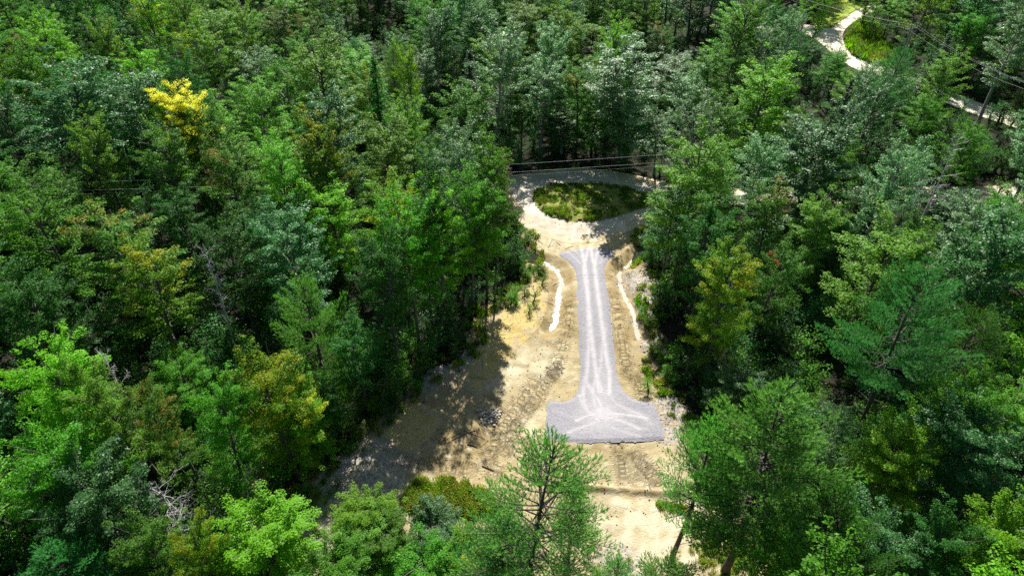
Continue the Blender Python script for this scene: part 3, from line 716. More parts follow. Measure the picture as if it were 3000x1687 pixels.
for (px, py, h, rp, kind, colr, short, lab) in LMK:
    b = Q(px, py, h)
    while not free_ground(b[0], b[1], 4.5 if b[1] > 60 and abs(b[0]) < 14 else .5) and h > 5.5: h -= .4; b = Q(px, py, h)
    d = proj(b[0], b[1], h*.7)[2]; R = rp*1.1646*d/2000*1.22
    if kind == 'spruce': e = place('spruce', b[0], b[1], h, R*.9, colr, 'conifer_tree')
    elif kind == 'pine': e = place('pine', b[0], b[1], h, R, colr, 'pine_tree')
    else: e = place(kind, b[0], b[1], h, R*.95, colr, 'deciduous_tree', BARKB if colr == 'silver' else None)
    tag(e, lab, 'tree', 'trees of the forest round the clearing')
    if colr == 'yellow':
        for o in e.children:
            if o.name.startswith('crown'): o.scale = (1.25, 1.1, .55); o.location.z = 14*.42
    FIX.append((b[0], b[1], R*.9)); TREES.append((e, short, px*1.1646, py*1.1646, lab)); SHOWN.append((px*1.1646, py*1.1646, rp*1.1646, proj(b[0], b[1], h)[2]))

EDGE = [(1190,772,15,3.0,'green',4,'bare-trunked green tree at the forest edge below the loop road'),(1125,828,15.2,2.9,'deep',6,'dark tree with a long bare trunk along the left edge of the clearing'),
 (1057,888,15.5,3.0,'green',3,'bare-trunked tree beside the upper end of the dark shadow band'),(962,862,11.5,2.6,'deep',6,'dark tree one row back from the left clearing edge'),(1000,958,15,2.8,'deep',4,'tall dark edge tree right of the lone bright pine'),
 (928,1035,9.5,2.3,'deep',6,'edge tree casting a long stripe over the small straw patch'),(850,1110,6.5,2.0,'deep',3,'dark edge tree above the lower left of the clearing'),(1256,716,15.5,2.6,'green',6,'slim edge tree at the top of the straw covered bank')]
for (bx, by, h, R, c, var, lab) in EDGE:
    b = Q(bx, by, 0); e = place('broad', b[0], b[1], h, R, c, 'deciduous_tree', BARK, var=var); tag(e, lab, 'tree', 'trees of the forest round the clearing'); FIX.append((b[0], b[1], R*.8))
    u, v, _ = proj(b[0], b[1], h); TREES.append((e, lab.split(' beside')[0].split(' along')[0].split(' at the')[0].replace('bare', 'the bare', 1) if 0 else 'the edge tree', u, v, lab))
TREES[:] = [t for t in TREES if t[1] != 'the edge tree']
def special(kind_meshes, name, top, base, h, R, colour, lab, bark=None, cat_='tree', Hn=None, Rn=None, rz=0.):
    """tree given by its top and its foot in the photo: leans if the two disagree"""
    b = P(*base, 0); a = P(*top, h); lean = ((a[0]-b[0])/h, (a[1]-b[1])/h)
    tm, cm, Hn, Rn = kind_meshes
    e = bpy.data.objects.new(name, None); COL.objects.link(e); e.location = (b[0], b[1], float(H0(*b))-.1)
    e.rotation_euler = (Matrix.Rotation(0, 4, 'Z') @ Vector((lean[0], lean[1], 1)).normalized().to_track_quat('Z', 'Y').to_matrix().to_4x4() @ Matrix.Rotation(rz, 4, 'Z')).to_euler()
    e.scale = (R/Rn, R/Rn, h/Hn)
    for nm, me, mt in (('trunk', tm, bark), ('crown', cm, LM[colour] if colour else None)):
        if me is None: continue
        o = bpy.data.objects.new(nm, me); COL.objects.link(o); o.parent = e
        if mt: o.material_slots[0].link = 'OBJECT'; o.material_slots[0].material = mt
    tag(e, lab, cat_, 'pines at the edge of the clearing' if 'pine' in name else None); FIX.append((b[0], b[1], R)); SHOWN.append((top[0], top[1], R*2000/proj(a[0], a[1], h)[2]*.8, proj(a[0], a[1], h)[2])); return e
HP1 = split_meshes('pine', make_pine(31, 20, 3.9, .40, needle=.15, tufts=.95, open_=.40, k=11, nw=1.2), BARKP, LM['pine'])+(20, 3.9)
HP2 = split_meshes('pine', make_pine(32, 17, 3.9, .30, needle=.16, tufts=1.2, k=13, nw=.9), BARKP, LM['pine'])+(17, 3.9)
HP4 = split_meshes('pine', make_pine(34, 13.5, 3.9, .18, needle=.18, tufts=1.1, open_=.12, k=12, nw=1.55), BARKP, LM['pine'])+(13.5, 3.9)
HP5 = split_meshes('pine', make_pine(35, 19, 4.3, .50, needle=.17, tufts=1.15, open_=.1, k=12, nw=1.3), BARKP, LM['pine'])+(19, 4.3)
HP3 = split_meshes('pine', make_pine(33, 15, 2.9, .42, needle=.15, tufts=1.0, open_=.2, k=12), BARKP, LM['pine'])+(15, 2.9)
A = lambda x, y: (x*1.1646, y*1.1646)
def pine_at(top, h, *a, **k):
    top = (top[0], top[1]+12)
    """a pine standing straight: foot found from its top"""
    b = Q(*top, h); u, v, _ = proj(b[0], b[1], 0); return special(a[0], 'pine_tree', A(*top), (u+k.pop('dx', 0), v), h, *a[1:], **k)
P1 = pine_at((1395,1118), 19, HP1, 4.6, 'pinelime', 'open pine with dark trunk and bare lower branches in front of the gravel pad', dx=-60)
P2 = special(HP3, 'pine_tree', A(1450,1190), A(1428,1440), 14, 1.5, 'pinelime', 'slender second pine just behind the open front pine', rz=1.)
P3 = special(HP3, 'pine_tree', A(1790,1062), A(1690,1402), 15.5, 2.6, 'pinelime', 'leaning pine with bare lower trunk beside the corner of the gravel pad', rz=2.)
P4 = pine_at((1990,985), 18, HP2, 5.3, 'pinelime', 'largest dense pine, right of the gravel pad with many shoots')
P5 = special(HP2, 'pine_tree', A(2110,1180), A(2130,1700), 14, 3.2, 'pine', 'dense darker pine at the lower right of the largest pine', rz=2.4)
P6 = pine_at((748,700), 14, HP4, 3.9, 'pinelime', 'lone bright pine with layered branches in the left forest')
P7 = special(HP5, 'pine_tree', A(2350,675), A(2143,1118), 19, 4.6, 'pineteal', 'tall leaning pine with long bare trunk in the right forest', rz=.6)
P8 = special(HP5, 'pine_tree', A(2470,770), A(2310,1035), 15, 3.4, 'pine', 'second leaning pine right of the tall leaning one', rz=1.9)
P9 = pine_at((95,1365), 10, HP2, 3.1, 'pineteal', 'bluish pine in the bottom left corner')
P10 = pine_at((1700,1405), 8, HP3, 2.6, 'pinelime', 'young bright pine at the bottom below the leaning pine')
P11 = pine_at((1565,1400), 8, HP3, 1.7, 'pinelime', 'young pine at the bottom right of the open front pine', rz=2)
P12 = special(SPT[0], 'conifer_tree', A(1268,362), A(1270,600), 12.5, 1.9, 'brown', 'half-bare brown spruce with a straight trunk by the left end of the loop')
P13 = pine_at((2290,1040), 8, PN[0], 3.0, 'pine', 'drab dark pine beneath the leaning trunks')
P14 = pine_at((1280,1290), 12, HP3, 3.0, 'pineteal', 'bluish young pine left of the open front pine')
for e, short in ((P1, 'the open front pine'), (P4, 'the largest pine'), (P6, 'the lone bright pine'), (P7, 'the tall leaning pine'), (P9, 'the corner pine'), (P12, 'the half-bare spruce')):
    u, v, _ = proj(e.location.x, e.location.y, 12); TREES.append((e, short, u, v, ''))

for (s, top, h, R, lab, up) in ((11, A(372,1212), 9.5, 3.2, 'dead tree with a spray of bare grey branches at the lower left', .1), (12, A(235,880), 13.5, 1.3, 'thin dead snag with grey twigs above the left maples', .9),
        (13, A(2026,30), 9, .9, 'thin dead stem with few twigs beside the far junction', .6), (14, A(2415,330), 15, 1.5, 'dead conifer pole leaning among the right trees', .4), (15, A(2330,430), 15, 1.4, 'dead dark stem left of the leaning dead pole', .4), (16, A(500,620), 13, 1.6, 'bare grey twiggy tree among the left forest crowns', .8)):
    b = P(*top, h); T = make_dead(s, h, R, up); e = tag(link('dead_tree', T.build('dead_tree', [DEAD])), lab, 'dead tree', 'dead trees in the forest')
    e.location = (b[0], b[1], float(H0(*b))-.05); FIX.append((b[0], b[1], 1.0))

# ------------------------------------------------------------------ the rest of the forest
OPEN = [np.array([P0 for P0 in q]) for q in (
  [(1500,500),(1640,495),(1900,495),(1925,560),(1890,640),(1850,720),(1860,800),(1890,930),(1950,1110),(2010,1230),(2000,1300),(1960,1330),(1970,1500),(2100,1687),(1640,1687),(1480,1500),(1290,1430),(1180,1480),(940,1640),(890,1560),(930,1420),(1090,1290),(1180,1200),(1290,1090),(1420,930),(1500,850),(1560,740),(1520,640),(1490,560)],
  [(2372,78),(2432,88),(2525,30),(2545,42),(2475,96),(2482,132),(2512,160),(2530,178),(2480,155),(2440,128),(2412,110)],
  [(2325,70),(2380,72),(2420,108),(2350,92)], [(2400,68),(2441,70),(2515,24),(2441,12)], [(2492,95),(2540,68),(2580,120),(2600,160),(2560,180),(2510,140)], [(2765,272),(2830,290),(2900,318),(3000,360),(3000,385),(2950,378),(2850,335),(2780,300)], [(2820,575),(2925,545),(2915,570),(2850,590)], [(2600,218),(2628,230),(2610,232)])]
GAPS = [np.array(q)*1.1646 for q in ([(2140,1110),(2165,1060),(2270,890),(2300,900),(2190,1100)], [(2310,1030),(2400,930),(2420,950),(2330,1040)], [(1640,640),(1690,740),(1740,880),(1790,1010),(1740,1010),(1660,820)], [(800,960),(900,890),(950,960),(900,1050),(820,1090)], [(560,845),(660,850),(640,905),(560,915)], [(330,850),(450,850),(480,900),(320,905)], [(170,480),(310,500),(300,550),(180,545)],
   [(190,985),(290,1000),(300,1060),(200,1050)], [(1930,870),(2060,860),(2080,960),(1960,990)], [(2110,890),(2210,900),(2200,980),(2110,970)], [(1320,360),(1620,370),(1620,410),(1320,405)], [(2400,215),(2550,235),(2540,265),(2420,260)],
   [(770,1020),(830,1010),(850,1110),(790,1150)], [(2010,225),(2100,240),(2090,290),(2020,280)], [(1060,760),(1130,700),(1160,780),(1080,830)], [(880,60),(980,55),(980,80),(890,85)], [(480,740),(600,750),(600,800),(500,800)], [(2350,1080),(2400,1090),(2390,1160),(2350,1150)], [(1700,90),(1780,80),(1790,120),(1710,130)])]
OPEN_G = OPEN+GAPS
SHOWN.append((2665, 110, 85, 125))
OPN = np.concatenate([np.concatenate([o+(np.roll(o, -1, 0)-o)*t for t in (0, .25, .5, .75)]) for o in OPEN_G])
def blocked(x, y, h, R, cbf=.3):
    pts = [(0, 1.), (-.55, .8), (.55, .8), (-.85, .55), (.85, .55), (-.6, cbf), (.6, cbf), (0, .6)]
    U = []; 
    for a, b in pts: u, v, _ = proj(x+a*R, y, b*h); U.append((u, v))
    U = np.array(U)
    if any(inside(o, U[:, 0], U[:, 1]).any() for o in OPEN): return True
    uc, vt, _ = proj(x, y, h); _, vb, dm = proj(x, y, cbf*h); ru = R*2000/dm; vc = (vt+vb)/2; rv = abs(vb-vt)/2+ru*.3
    if ((((OPN[:, 0]-uc)/ru)**2+((OPN[:, 1]-vc)/rv)**2) < .8).any(): return True
    u, v, d = proj(x, y, h); rp = R*2000/d
    for (a, b, r, dd) in SHOWN:
        if d < dd-.5 and abs(u-a) < (rp+r)*.62 and v < b+r*1.15: return True
    return False
pick = lambda w: random.choices(list(w), list(w.values()))[0]
cand = []
tries = 0
pts_fix = list(FIX)
gridc = {}
def near_ok(x, y, R):
    cx, cy = int(x//6), int(y//6)
    for i in range(-2, 3):
        for j in range(-2, 3):
            for (a, b, r) in gridc.get((cx+i, cy+j), ()):
                if math.hypot(a-x, b-y) < (R+r)*.77: return False
    return True
for a, b, r in pts_fix: gridc.setdefault((int(a//6), int(b//6)), []).append((a, b, r))
while tries < 14000:
    tries += 1
    y = random.uniform(12, 192); xm = 22+.80*math.hypot(y, 30); x = random.uniform(-xm, xm)
    h = random.gauss(12.3, 1.9) if y > 45 else random.gauss(11., 1.6)
    R = random.uniform(2.8, 5.0)*(.85+.15*h/13)
    if not near_ok(x, y, R) or not free_ground(x, y, .8): continue
    if x < 0 and 34 < y < 60 and sdist(CLEAR, np.array([x]), np.array([y]))[0] < 6:
        if random.random() < .6: continue
    if -14 < x < 16 and 76 < y < 90:
        if random.random() < .6: continue
        h = min(h, 10.5)
    if blocked(x, y, h, R):
        for q in range(4):
            h *= .84; R *= .9
            if not blocked(x, y, h, R): break
        else: continue
    gridc.setdefault((int(x//6), int(y//6)), []).append((x, y, R)); cand.append((x, y, h, R))
vis = []; rest = []
for (x, y, h, R) in cand:
    u, v, d = proj(x, y, h*.75)
    # size seen, in photo pixels
    (vis if (-40 < u < 3040 and -30 < v < 1740 and d > 5) else rest).append((R*2000/max(d, 1), x, y, h, R, u, v))
vis.sort(reverse=True)
n_dec = 300-sum(1 for e, *_ in TREES if e.name.startswith('decid'))
used_labels = set()
heightw = {True: 'tall', False: 'low'}
DIRS = [(0, 'right of'), (45, 'behind and right of'), (90, 'behind'), (135, 'behind and left of'), (180, 'left of'), (225, 'in front and left of'), (270, 'in front of'), (315, 'in front and right of')]
def make_label(kindw, colr, h, R, u, v):
    L = sorted(TREES, key=lambda t: math.hypot((t[2]-u), (t[3]-v)*1.3))
    size = 'tall' if h > 15 else 'low' if h < 10.5 else 'wide' if R > 3.1 else 'narrow' if R < 2.4 else ''
    for t in L[:6]:
        a = math.degrees(math.atan2(-(v-t[3]), u-t[2])) % 360
        dn = min(DIRS, key=lambda q: min(abs(q[0]-a), 360-abs(q[0]-a)))[1]
        dist = math.hypot(t[2]-u, t[3]-v); near = 'just ' if dist < 110 else 'farther ' if dist > 260 else ''
        for form in (f'{colr} {kindw} {near}{dn} {t[1]}', f'{size} {colr} {kindw} {near}{dn} {t[1]}'):
            s = ' '.join(form.split())
            if s not in used_labels and len(s.split()) <= 15: used_labels.add(s); return s
    for t2 in L[1:5]:
        s = ' '.join(f'{size} {colr} {kindw} between {L[0][1]} and {t2[1]}'.split())
        if s not in used_labels: used_labels.add(s); return s
    return s
nd = 0; nc = 0; STUFF = []
NR = Noise(77, 26); NG = Noise(78, 40)
def colour_for(x, y, u):
    a = NR(x, y); g = NG(x, y)
    right = sstep(1500, 2300, np.array(u))
    w = {'green': 3, 'deep': 1.5, 'light': 1.8+max(0, g), 'lime': .9*(1-right*.5), 'olive': 1.0, 'teal': 1.0+1.6*right+max(0, a), 'silver': .9+1.4*right+max(0, -a), 'gold': .45*(1-right), 'rust': .4, 'red': .06}
    if u < 1200: w['silver'] *= .5
    return pick(w)
for i, (s, x, y, h, R, u, v) in enumerate(vis):
    c = colour_for(x, y, u); kk = random.random(); far = y > 128
    conif = kk < (.24 if u > 2100 and v < 500 else .10)
    if far or (not conif and nd >= n_dec):
        STUFF.append((x, y, h, R, c)); continue
    if conif:
        q = pick({'pine': .45, 'spruce': .4, 'thin': .15}); nc += 1
        if q == 'pine':
            pc = pick({'pine': 2, 'pineteal': 1, 'pinelime': .6}); e = place('pine', x, y, h, R*.95, pc, 'conifer_tree')
            kw, cw = 'feathery conifer', {'pine': 'green', 'pineteal': 'bluish', 'pinelime': 'bright green'}[pc]
        elif q == 'spruce': e = place('spruce', x, y, h*.9, R*.62, 'spruce', 'conifer_tree'); kw, cw = 'pointed spruce', 'dark'
        else: e = place('thin', x, y, h, R*.6, pick({'brown': 1, 'spruce': 1}), 'conifer_tree'); kw, cw = 'sparse thin conifer', 'drab'
        tag(e, make_label(kw, cw, h, R, u, v), 'conifer', 'conifers among the forest trees')
    else:
        nd += 1; near = y < 50
        e = place('near' if near else 'broad', x, y, h, R, c, 'deciduous_tree', BARKB if (c == 'silver' or random.random() < .25) else None)
        tag(e, make_label('broadleaf tree', CW[c], h, R, u, v), 'tree', 'trees of the forest round the clearing')
for (s, x, y, h, R, u, v) in rest: STUFF.append((x, y, h, R, colour_for(x, y, 1500)))

# scattered masses: geometry nodes put copies of a few source plants on points
def source(name, items):
    c = bpy.data.collections.new(name)
    for i, (tm, cm, bark, lm) in enumerate(items):
        # one mesh with both materials
        vt = np.empty(len(tm.vertices)*3, np.float32); tm.vertices.foreach_get('co', vt); vc = np.empty(len(cm.vertices)*3, np.float32); cm.vertices.foreach_get('co', vc)
        def faces(m):
            li = np.empty(len(m.loops), np.int32); m.loops.foreach_get('vertex_index', li); k = m.polygons[0].loop_total; return li.reshape(-1, k)
        ft, fc = faces(tm), faces(cm)+len(tm.vertices)
        lv = np.empty(len(fc), np.float32); cm.attributes['lv'].data.foreach_get('value', lv); cv = np.empty(len(fc), np.float32); cm.attributes['cv'].data.foreach_get('value', cv)
        z = np.zeros(len(ft)); me = mesh_from(name, np.concatenate([vt, vc]).reshape(-1, 3), [ft, fc], [bark, lm], {'lv': ('FACE', np.concatenate([z, lv])), 'cv': ('FACE', np.concatenate([z, cv]))}, fmat=np.concatenate([np.zeros(len(ft)), np.ones(len(fc))]))
        o = bpy.data.objects.new('source_plant_%02d' % i, me); c.objects.link(o)
    return c
def scatter(name, coll, pts, rot, scl, idx, label=None, cat_=None):
    me = bpy.data.meshes.new(name); me.vertices.add(len(pts)); me.vertices.foreach_set('co', np.asarray(pts, np.float32).ravel())
    a = me.attributes.new('rot', 'FLOAT_VECTOR', 'POINT'); a.data.foreach_set('vector', np.asarray(rot, np.float32).ravel())
    a = me.attributes.new('scl', 'FLOAT_VECTOR', 'POINT'); a.data.foreach_set('vector', np.asarray(scl, np.float32).ravel())
    a = me.attributes.new('idx', 'INT', 'POINT'); a.data.foreach_set('value', np.asarray(idx, np.int32))
    o = link(name, me); g = bpy.data.node_groups.new(name, 'GeometryNodeTree')
    g.interface.new_socket('Geometry', in_out='INPUT', socket_type='NodeSocketGeometry'); g.interface.new_socket('Geometry', in_out='OUTPUT', socket_type='NodeSocketGeometry')
    nn = g.nodes; i = nn.new('NodeGroupInput'); out = nn.new('NodeGroupOutput'); ip = nn.new('GeometryNodeInstanceOnPoints'); ci = nn.new('GeometryNodeCollectionInfo')
    ci.inputs['Collection'].default_value = coll; ci.inputs['Separate Children'].default_value = True; ci.inputs['Reset Children'].default_value = True
    def na(nm, ty): q = nn.new('GeometryNodeInputNamedAttribute'); q.data_type = ty; q.inputs['Name'].default_value = nm; return q.outputs[0]
    g.links.new(i.outputs[0], ip.inputs['Points']); g.links.new(ci.outputs[0], ip.inputs['Instance']); ip.inputs['Pick Instance'].default_value = True
    g.links.new(na('idx', 'INT'), ip.inputs['Instance Index']); g.links.new(na('rot', 'FLOAT_VECTOR'), ip.inputs['Rotation']); g.links.new(na('scl', 'FLOAT_VECTOR'), ip.inputs['Scale'])
    g.links.new(ip.outputs[0], out.inputs[0])
    m = o.modifiers.new('scatter', 'NODES'); m.node_group = g; tag(o, label, cat_, kind='stuff'); return o

sel = ['green', 'deep', 'light', 'lime', 'olive', 'teal', 'silver', 'gold', 'rust']
items = []
for k, c in enumerate(sel):
    for q in (k, k+3): v = BL[q % 8]; items.append((v[0], v[1], BARK, LM[c]))
items.append((SPR[0][0], SPR[0][1], BARKP, LM['spruce'])); items.append((PN[0][0], PN[0][1], BARKP, LM['pine']))
src = source('woodland_source', items)
p, r_, s_, ix = [], [], [], []
for (x, y, h, R, c) in STUFF:
    p.append((x, y, float(H0(x, y))-.08)); r_.append((0, 0, random.uniform(0, 6.28)))
    if random.random() < .14: ix.append(18+random.randrange(2)); s_.append((R/2.4, R/2.4, h/13))
    else: c = 'red' and (c if c in sel else 'green'); ix.append(sel.index(c)*2+random.randrange(2)); s_.append((R/3, R/3, h/14))
print('TREES individual', nd, nc, 'stuff', len(STUFF))
scatter('distant_woodland', src, p, r_, s_, ix)

# undergrowth beneath the trees and along the edges
src2 = source('undergrowth_source', [(v[0], v[1], BARK, LM[c]) for v in SHR for c in ('green', 'deep', 'teal', 'olive', 'deep', 'deep')])
p, r_, s_, ix = [], [], [], []
M = 5200
yy = rng.uniform(14, 150, M)**1.0; xx = rng.uniform(-1, 1, M)*(14+.78*np.hypot(yy, 30))
okk = (sdist(CLEAR, xx, yy) > .3) & (sdist(ROAD, xx, yy) > .5) & (sdist(ROAD2, xx, yy) > .5) & (sdist(LAWN, xx, yy) > .5)
for x, y in zip(xx[okk], yy[okk]):
    k = random.uniform(.35, 1.25)
    u, v, _ = proj(x, y, 3*k)
    if any(inside(o, np.array([u]), np.array([v])).any() for o in OPEN): k *= .4
    p.append((x, y, float(H0(x, y))-.05)); r_.append((0, 0, random.uniform(0, 6.28))); s_.append((k*1.15, k*1.15, k)); ix.append(random.randrange(18))
scatter('undergrowth', src2, p, r_, s_, ix)

# weeds and grass
def grass_src(name, mats, hgt, seed, n=34, w=.03, spread=.22):
    c = bpy.data.collections.new(name); r = np.random.default_rng(seed)
    for i, m in enumerate(mats):
        a = r.uniform(0, 6.28, n); b0 = np.stack([r.normal(0, spread*.6, n), r.normal(0, spread*.6, n), np.zeros(n)], 1)
        L = hgt*r.uniform(.5, 1.2, n); out = np.stack([np.cos(a), np.sin(a), np.zeros(n)], 1)
        tip = b0+out*(L*r.uniform(.2, .7, n))[:, None]+np.array([0, 0, 1.])*L[:, None]; sd = np.stack([-np.sin(a), np.cos(a), np.zeros(n)], 1)*w
        mid = (b0+tip)/2+np.array([0, 0, .12])*L[:, None]
        V = np.stack([b0-sd*.5, b0+sd*.5, mid+sd, tip, mid-sd], 1).reshape(-1, 3)
        F = np.arange(n*5).reshape(-1, 5)
        me = mesh_from(name, V, F, [m], {'lv': ('FACE', r.uniform(0, 1, n)), 'cv': ('FACE', r.uniform(0, 1, n))}); c.objects.link(bpy.data.objects.new('source_tuft_%02d' % i, me))
    return c
GS = grass_src('grass_source', [LM['weed'], LM['lime'], LM['straw'], LM['green']], .42, 5)
def scatter_poly(name, poly, n, coll, k, zf, lo=.5, hi=1.3, inset=.1, dens=None, wts=None):
    a0, b0 = poly.min(0); a1, b1 = poly.max(0); x = rng.uniform(a0, a1, n); y = rng.uniform(b0, b1, n); m = sdist(poly, x, y) < -inset
    if dens is not None: m &= dens(x, y)
    x, y = x[m], y[m]; q = len(x); s = rng.uniform(lo, hi, q)
    return scatter(name, coll, np.stack([x, y, zf(x, y)], 1), np.stack([np.zeros(q), np.zeros(q), rng.uniform(0, 6.28, q)], 1), np.stack([s, s, s], 1), rng.choice(k, q, p=wts))
scatter_poly('grass', ISLAND, 5200, GS, 4, lambda x, y: Hc(x, y)+.22,   .3, .9, dens=lambda x, y: rng.uniform(0, 1, x.shape) < np.clip(.40+.6*N2(x*.7, y*.7)+.3*N6(x, y), .05, 1)*np.clip(-sdist(ISLAND, x, y)/.7, .1, 1), wts=[.6, .05, .2, .15])
OLIVE = smooth_poly(z5((1150,330),(1500,260),(1900,290),(2250,420),(2350,620),(2100,720),(1700,760),(1350,820),(1150,700),(1080,500)), 1)
scatter_poly('grass', OLIVE, 5200, GS, 4, lambda x, y: Hc(x, y)+.03, .6, 1.3, dens=lambda x, y: rng.uniform(0, 1, x.shape) < np.clip(-sdist(OLIVE, x, y)/2.2+.25*N2(x, y), 0, 1), wts=[.3, .05, .6, .05])
OL2 = smooth_poly(z6((1650,570),(1850,560),(2100,600),(2300,700),(2050,720),(1800,670)), 1)
scatter_poly('grass', OL2, 500, GS, 4, lambda x, y: Hc(x, y)+.03, .3, .8, dens=lambda x, y: rng.uniform(0, 1, x.shape) < np.clip(-sdist(OL2, x, y)/.8, 0, 1), wts=[.3, .05, .6, .05])
OL3 = smooth_poly(np.array([P(2020,1560),P(2150,1500),P(2260,1560),P(2250,1687),P(2100,1720),P(2010,1640)]), 1)
scatter_poly('grass', OL3, 700, GS, 4, lambda x, y: Hc(x, y)+.03, .4, .9, dens=lambda x, y: rng.uniform(0, 1, x.shape) < np.clip(-sdist(OL3, x, y)/1.5, 0, 1), wts=[.3, .05, .6, .05])
VERGE = smooth_poly(z7((1180,420),(1260,330),(1400,260),(1500,330),(1600,560),(1700,700),(1600,830),(1400,740),(1250,640),(1160,540)), 1)
scatter_poly('grass', VERGE, 1800, GS, 4, lambda x, y: H0(x, y), 1.2, 3.5, wts=[.6, .05, .1, .25])
# weedy fringe where dirt meets forest
def fringe(x, y):
    d = sdist(CLEAR, x, y); return (d > -1.6) & (d < 1.0) & (N2(x, y) > .1) & (sdist(ROAD, x, y) > .2)
scatter_poly('weeds', np.array([[-26, 20], [26, 20], [26, 85], [-26, 85.]]), 26000, GS, 4, lambda x, y: Hc(x, y)*1.0+.02, .4, 1.3, dens=fringe, wts=[.4, .1, .3, .2])
SS = source('shrub_source', [(SHR[i][0], SHR[i][1], BARK, LM[c]) for i, c in ((0, 'lime'), (1, 'weed'), (2, 'light'), (0, 'green'))])
def few(name, pts, k0, k1):
    pts = np.array(pts); q = len(pts); s = rng.uniform(k0, k1, q)
    scatter(name, SS, np.column_stack([pts, H0(pts[:, 0], pts[:, 1])]), np.column_stack([np.zeros((q, 2)), rng.uniform(0, 6.28, q)]), np.stack([s, s, s*.8], 1), rng.integers(0, 4, q))
ww = []
for c, n, sp in ((z4((1150,400)), 9, .9), (z4((880,620)), 9, .9), (z4((620,850)), 8, .9), (z4((1350,260)), 7, .8), (z2((600,220)), 9, 1.0), (z2((780,220)), 4, .5), (z2((500,490)), 6, .8), (z2((330,610)), 7, .9), (z2((2130,680)), 8, .9), (z2((2080,820)), 5, .6), (z2((2200,1200)), 6, .7), (z3((2350,330)), 6, .8), (z2((2180,100)), 5, .8), (z5((60,550)), 6, 1.2), (z4((500,750)), 6, 1.0), (z4((1000,150)), 5, .8), (z4((600,1000)), 5, .8), (z1((600,1000)), 4, .6), (z5((150,900)), 8, 1.2), (z6((1000,1250)), 6, 1.2)):
    for _ in range(n): ww.append(c[0]+rng.normal(0, sp, 2))
few('shrubbery', ww, .25, .6)

# ------------------------------------------------------------------ loose rubble (uncountable)
ico = [(0, 0, 1), (.89, 0, .45), (.28, .85, .45), (-.72, .53, .45), (-.72, -.53, .45), (.28, -.85, .45), (.72, .53, -.45), (-.28, .85, -.45), (-.89, 0, -.45), (-.28, -.85, -.45), (.72, -.53, -.45), (0, 0, -1)]
icf = [(0,1,2),(0,2,3),(0,3,4),(0,4,5),(0,5,1),(1,6,2),(2,7,3),(3,8,4),(4,9,5),(5,10,1),(2,6,7),(3,7,8),(4,8,9),(5,9,10),(1,10,6),(6,11,7),(7,11,8),(8,11,9),(9,11,10),(10,11,6)]
ico = np.array(ico); icf = np.array(icf)
V, F, n = [], [], 0
for p_, r0 in RUB:
    q = int(150*r0*r0/4)
    for _ in range(min(q, 420)):
        c = p_+rng.uniform(-1, 1, 2)*r0
        s = rng.uniform(.025, .07)*(1.6 if rng.uniform() < .06 else 1)
        if np.hypot(*(c-p_)) > r0 or not inside(CLEAR, c[:1], c[1:])[0] or inside(DRIVE, c[:1], c[1:])[0]: continue
        z = float(Hc(c[0], c[1])[0])+.05+s*.25
        V.append(ico*s*rng.uniform(.7, 1.3, 3)*(1+rng.normal(0, .1, (12, 1)))+[c[0], c[1], z]); F.append(icf+n); n += 12
o = link('rubble', mesh_from('rubble', np.concatenate(V), np.concatenate(F), [M_ROCK])); o['kind'] = 'stuff'
V, F, n = [], [], 0
for _ in range(3000):    # clods of soil thrown up beside the tracks
    x, y = rng.uniform(-14, 16), rng.uniform(28, 72); xx = np.array([x]); yy = np.array([y])
    if sdist(CLEAR, xx, yy)[0] > -.6 or sdist(DRIVE, xx, yy)[0] < .2 or sdist(ISLAND, xx, yy)[0] < .2: continue
    s = rng.uniform(.015, .06); V.append(ico*s*rng.uniform(.6, 1.5, 3)+[x, y, float(Hc(x, y)[0])+.05+s*.3]); F.append(icf+n); n += 12
o = link('dirt_clods', mesh_from('dirt_clods', np.concatenate(V), np.concatenate(F), [M_DIRT])); o['kind'] = 'stuff'

T = Tubes()
for _ in range(260):    # roots, twigs and torn sticks along the edges of the clearing
    x, y = rng.uniform(-20, 18), rng.uniform(26, 75); xx = np.array([x]); yy = np.array([y]); dd = sdist(CLEAR, xx, yy)[0]
    if dd > -.1 or dd < -4.5 or sdist(DRIVE, xx, yy)[0] < .3 or sdist(ROAD, xx, yy)[0] < .3: continue
    a = rng.uniform(0, 3.14); L = rng.uniform(.3, 1.6); q = [np.array([x, y])+t*L*np.array([math.cos(a), math.sin(a)])+rng.normal(0, .04, 2) for t in (0, .33, .66, 1)]
    T.add([(c[0], c[1], float(Hc(c[0], c[1])[0])+.07+rng.uniform(0, .05)) for c in q], [.03, .028, .02, .01], 4)
o = link('wood_debris', T.build('wood_debris', [BARKB])); o['kind'] = 'stuff'
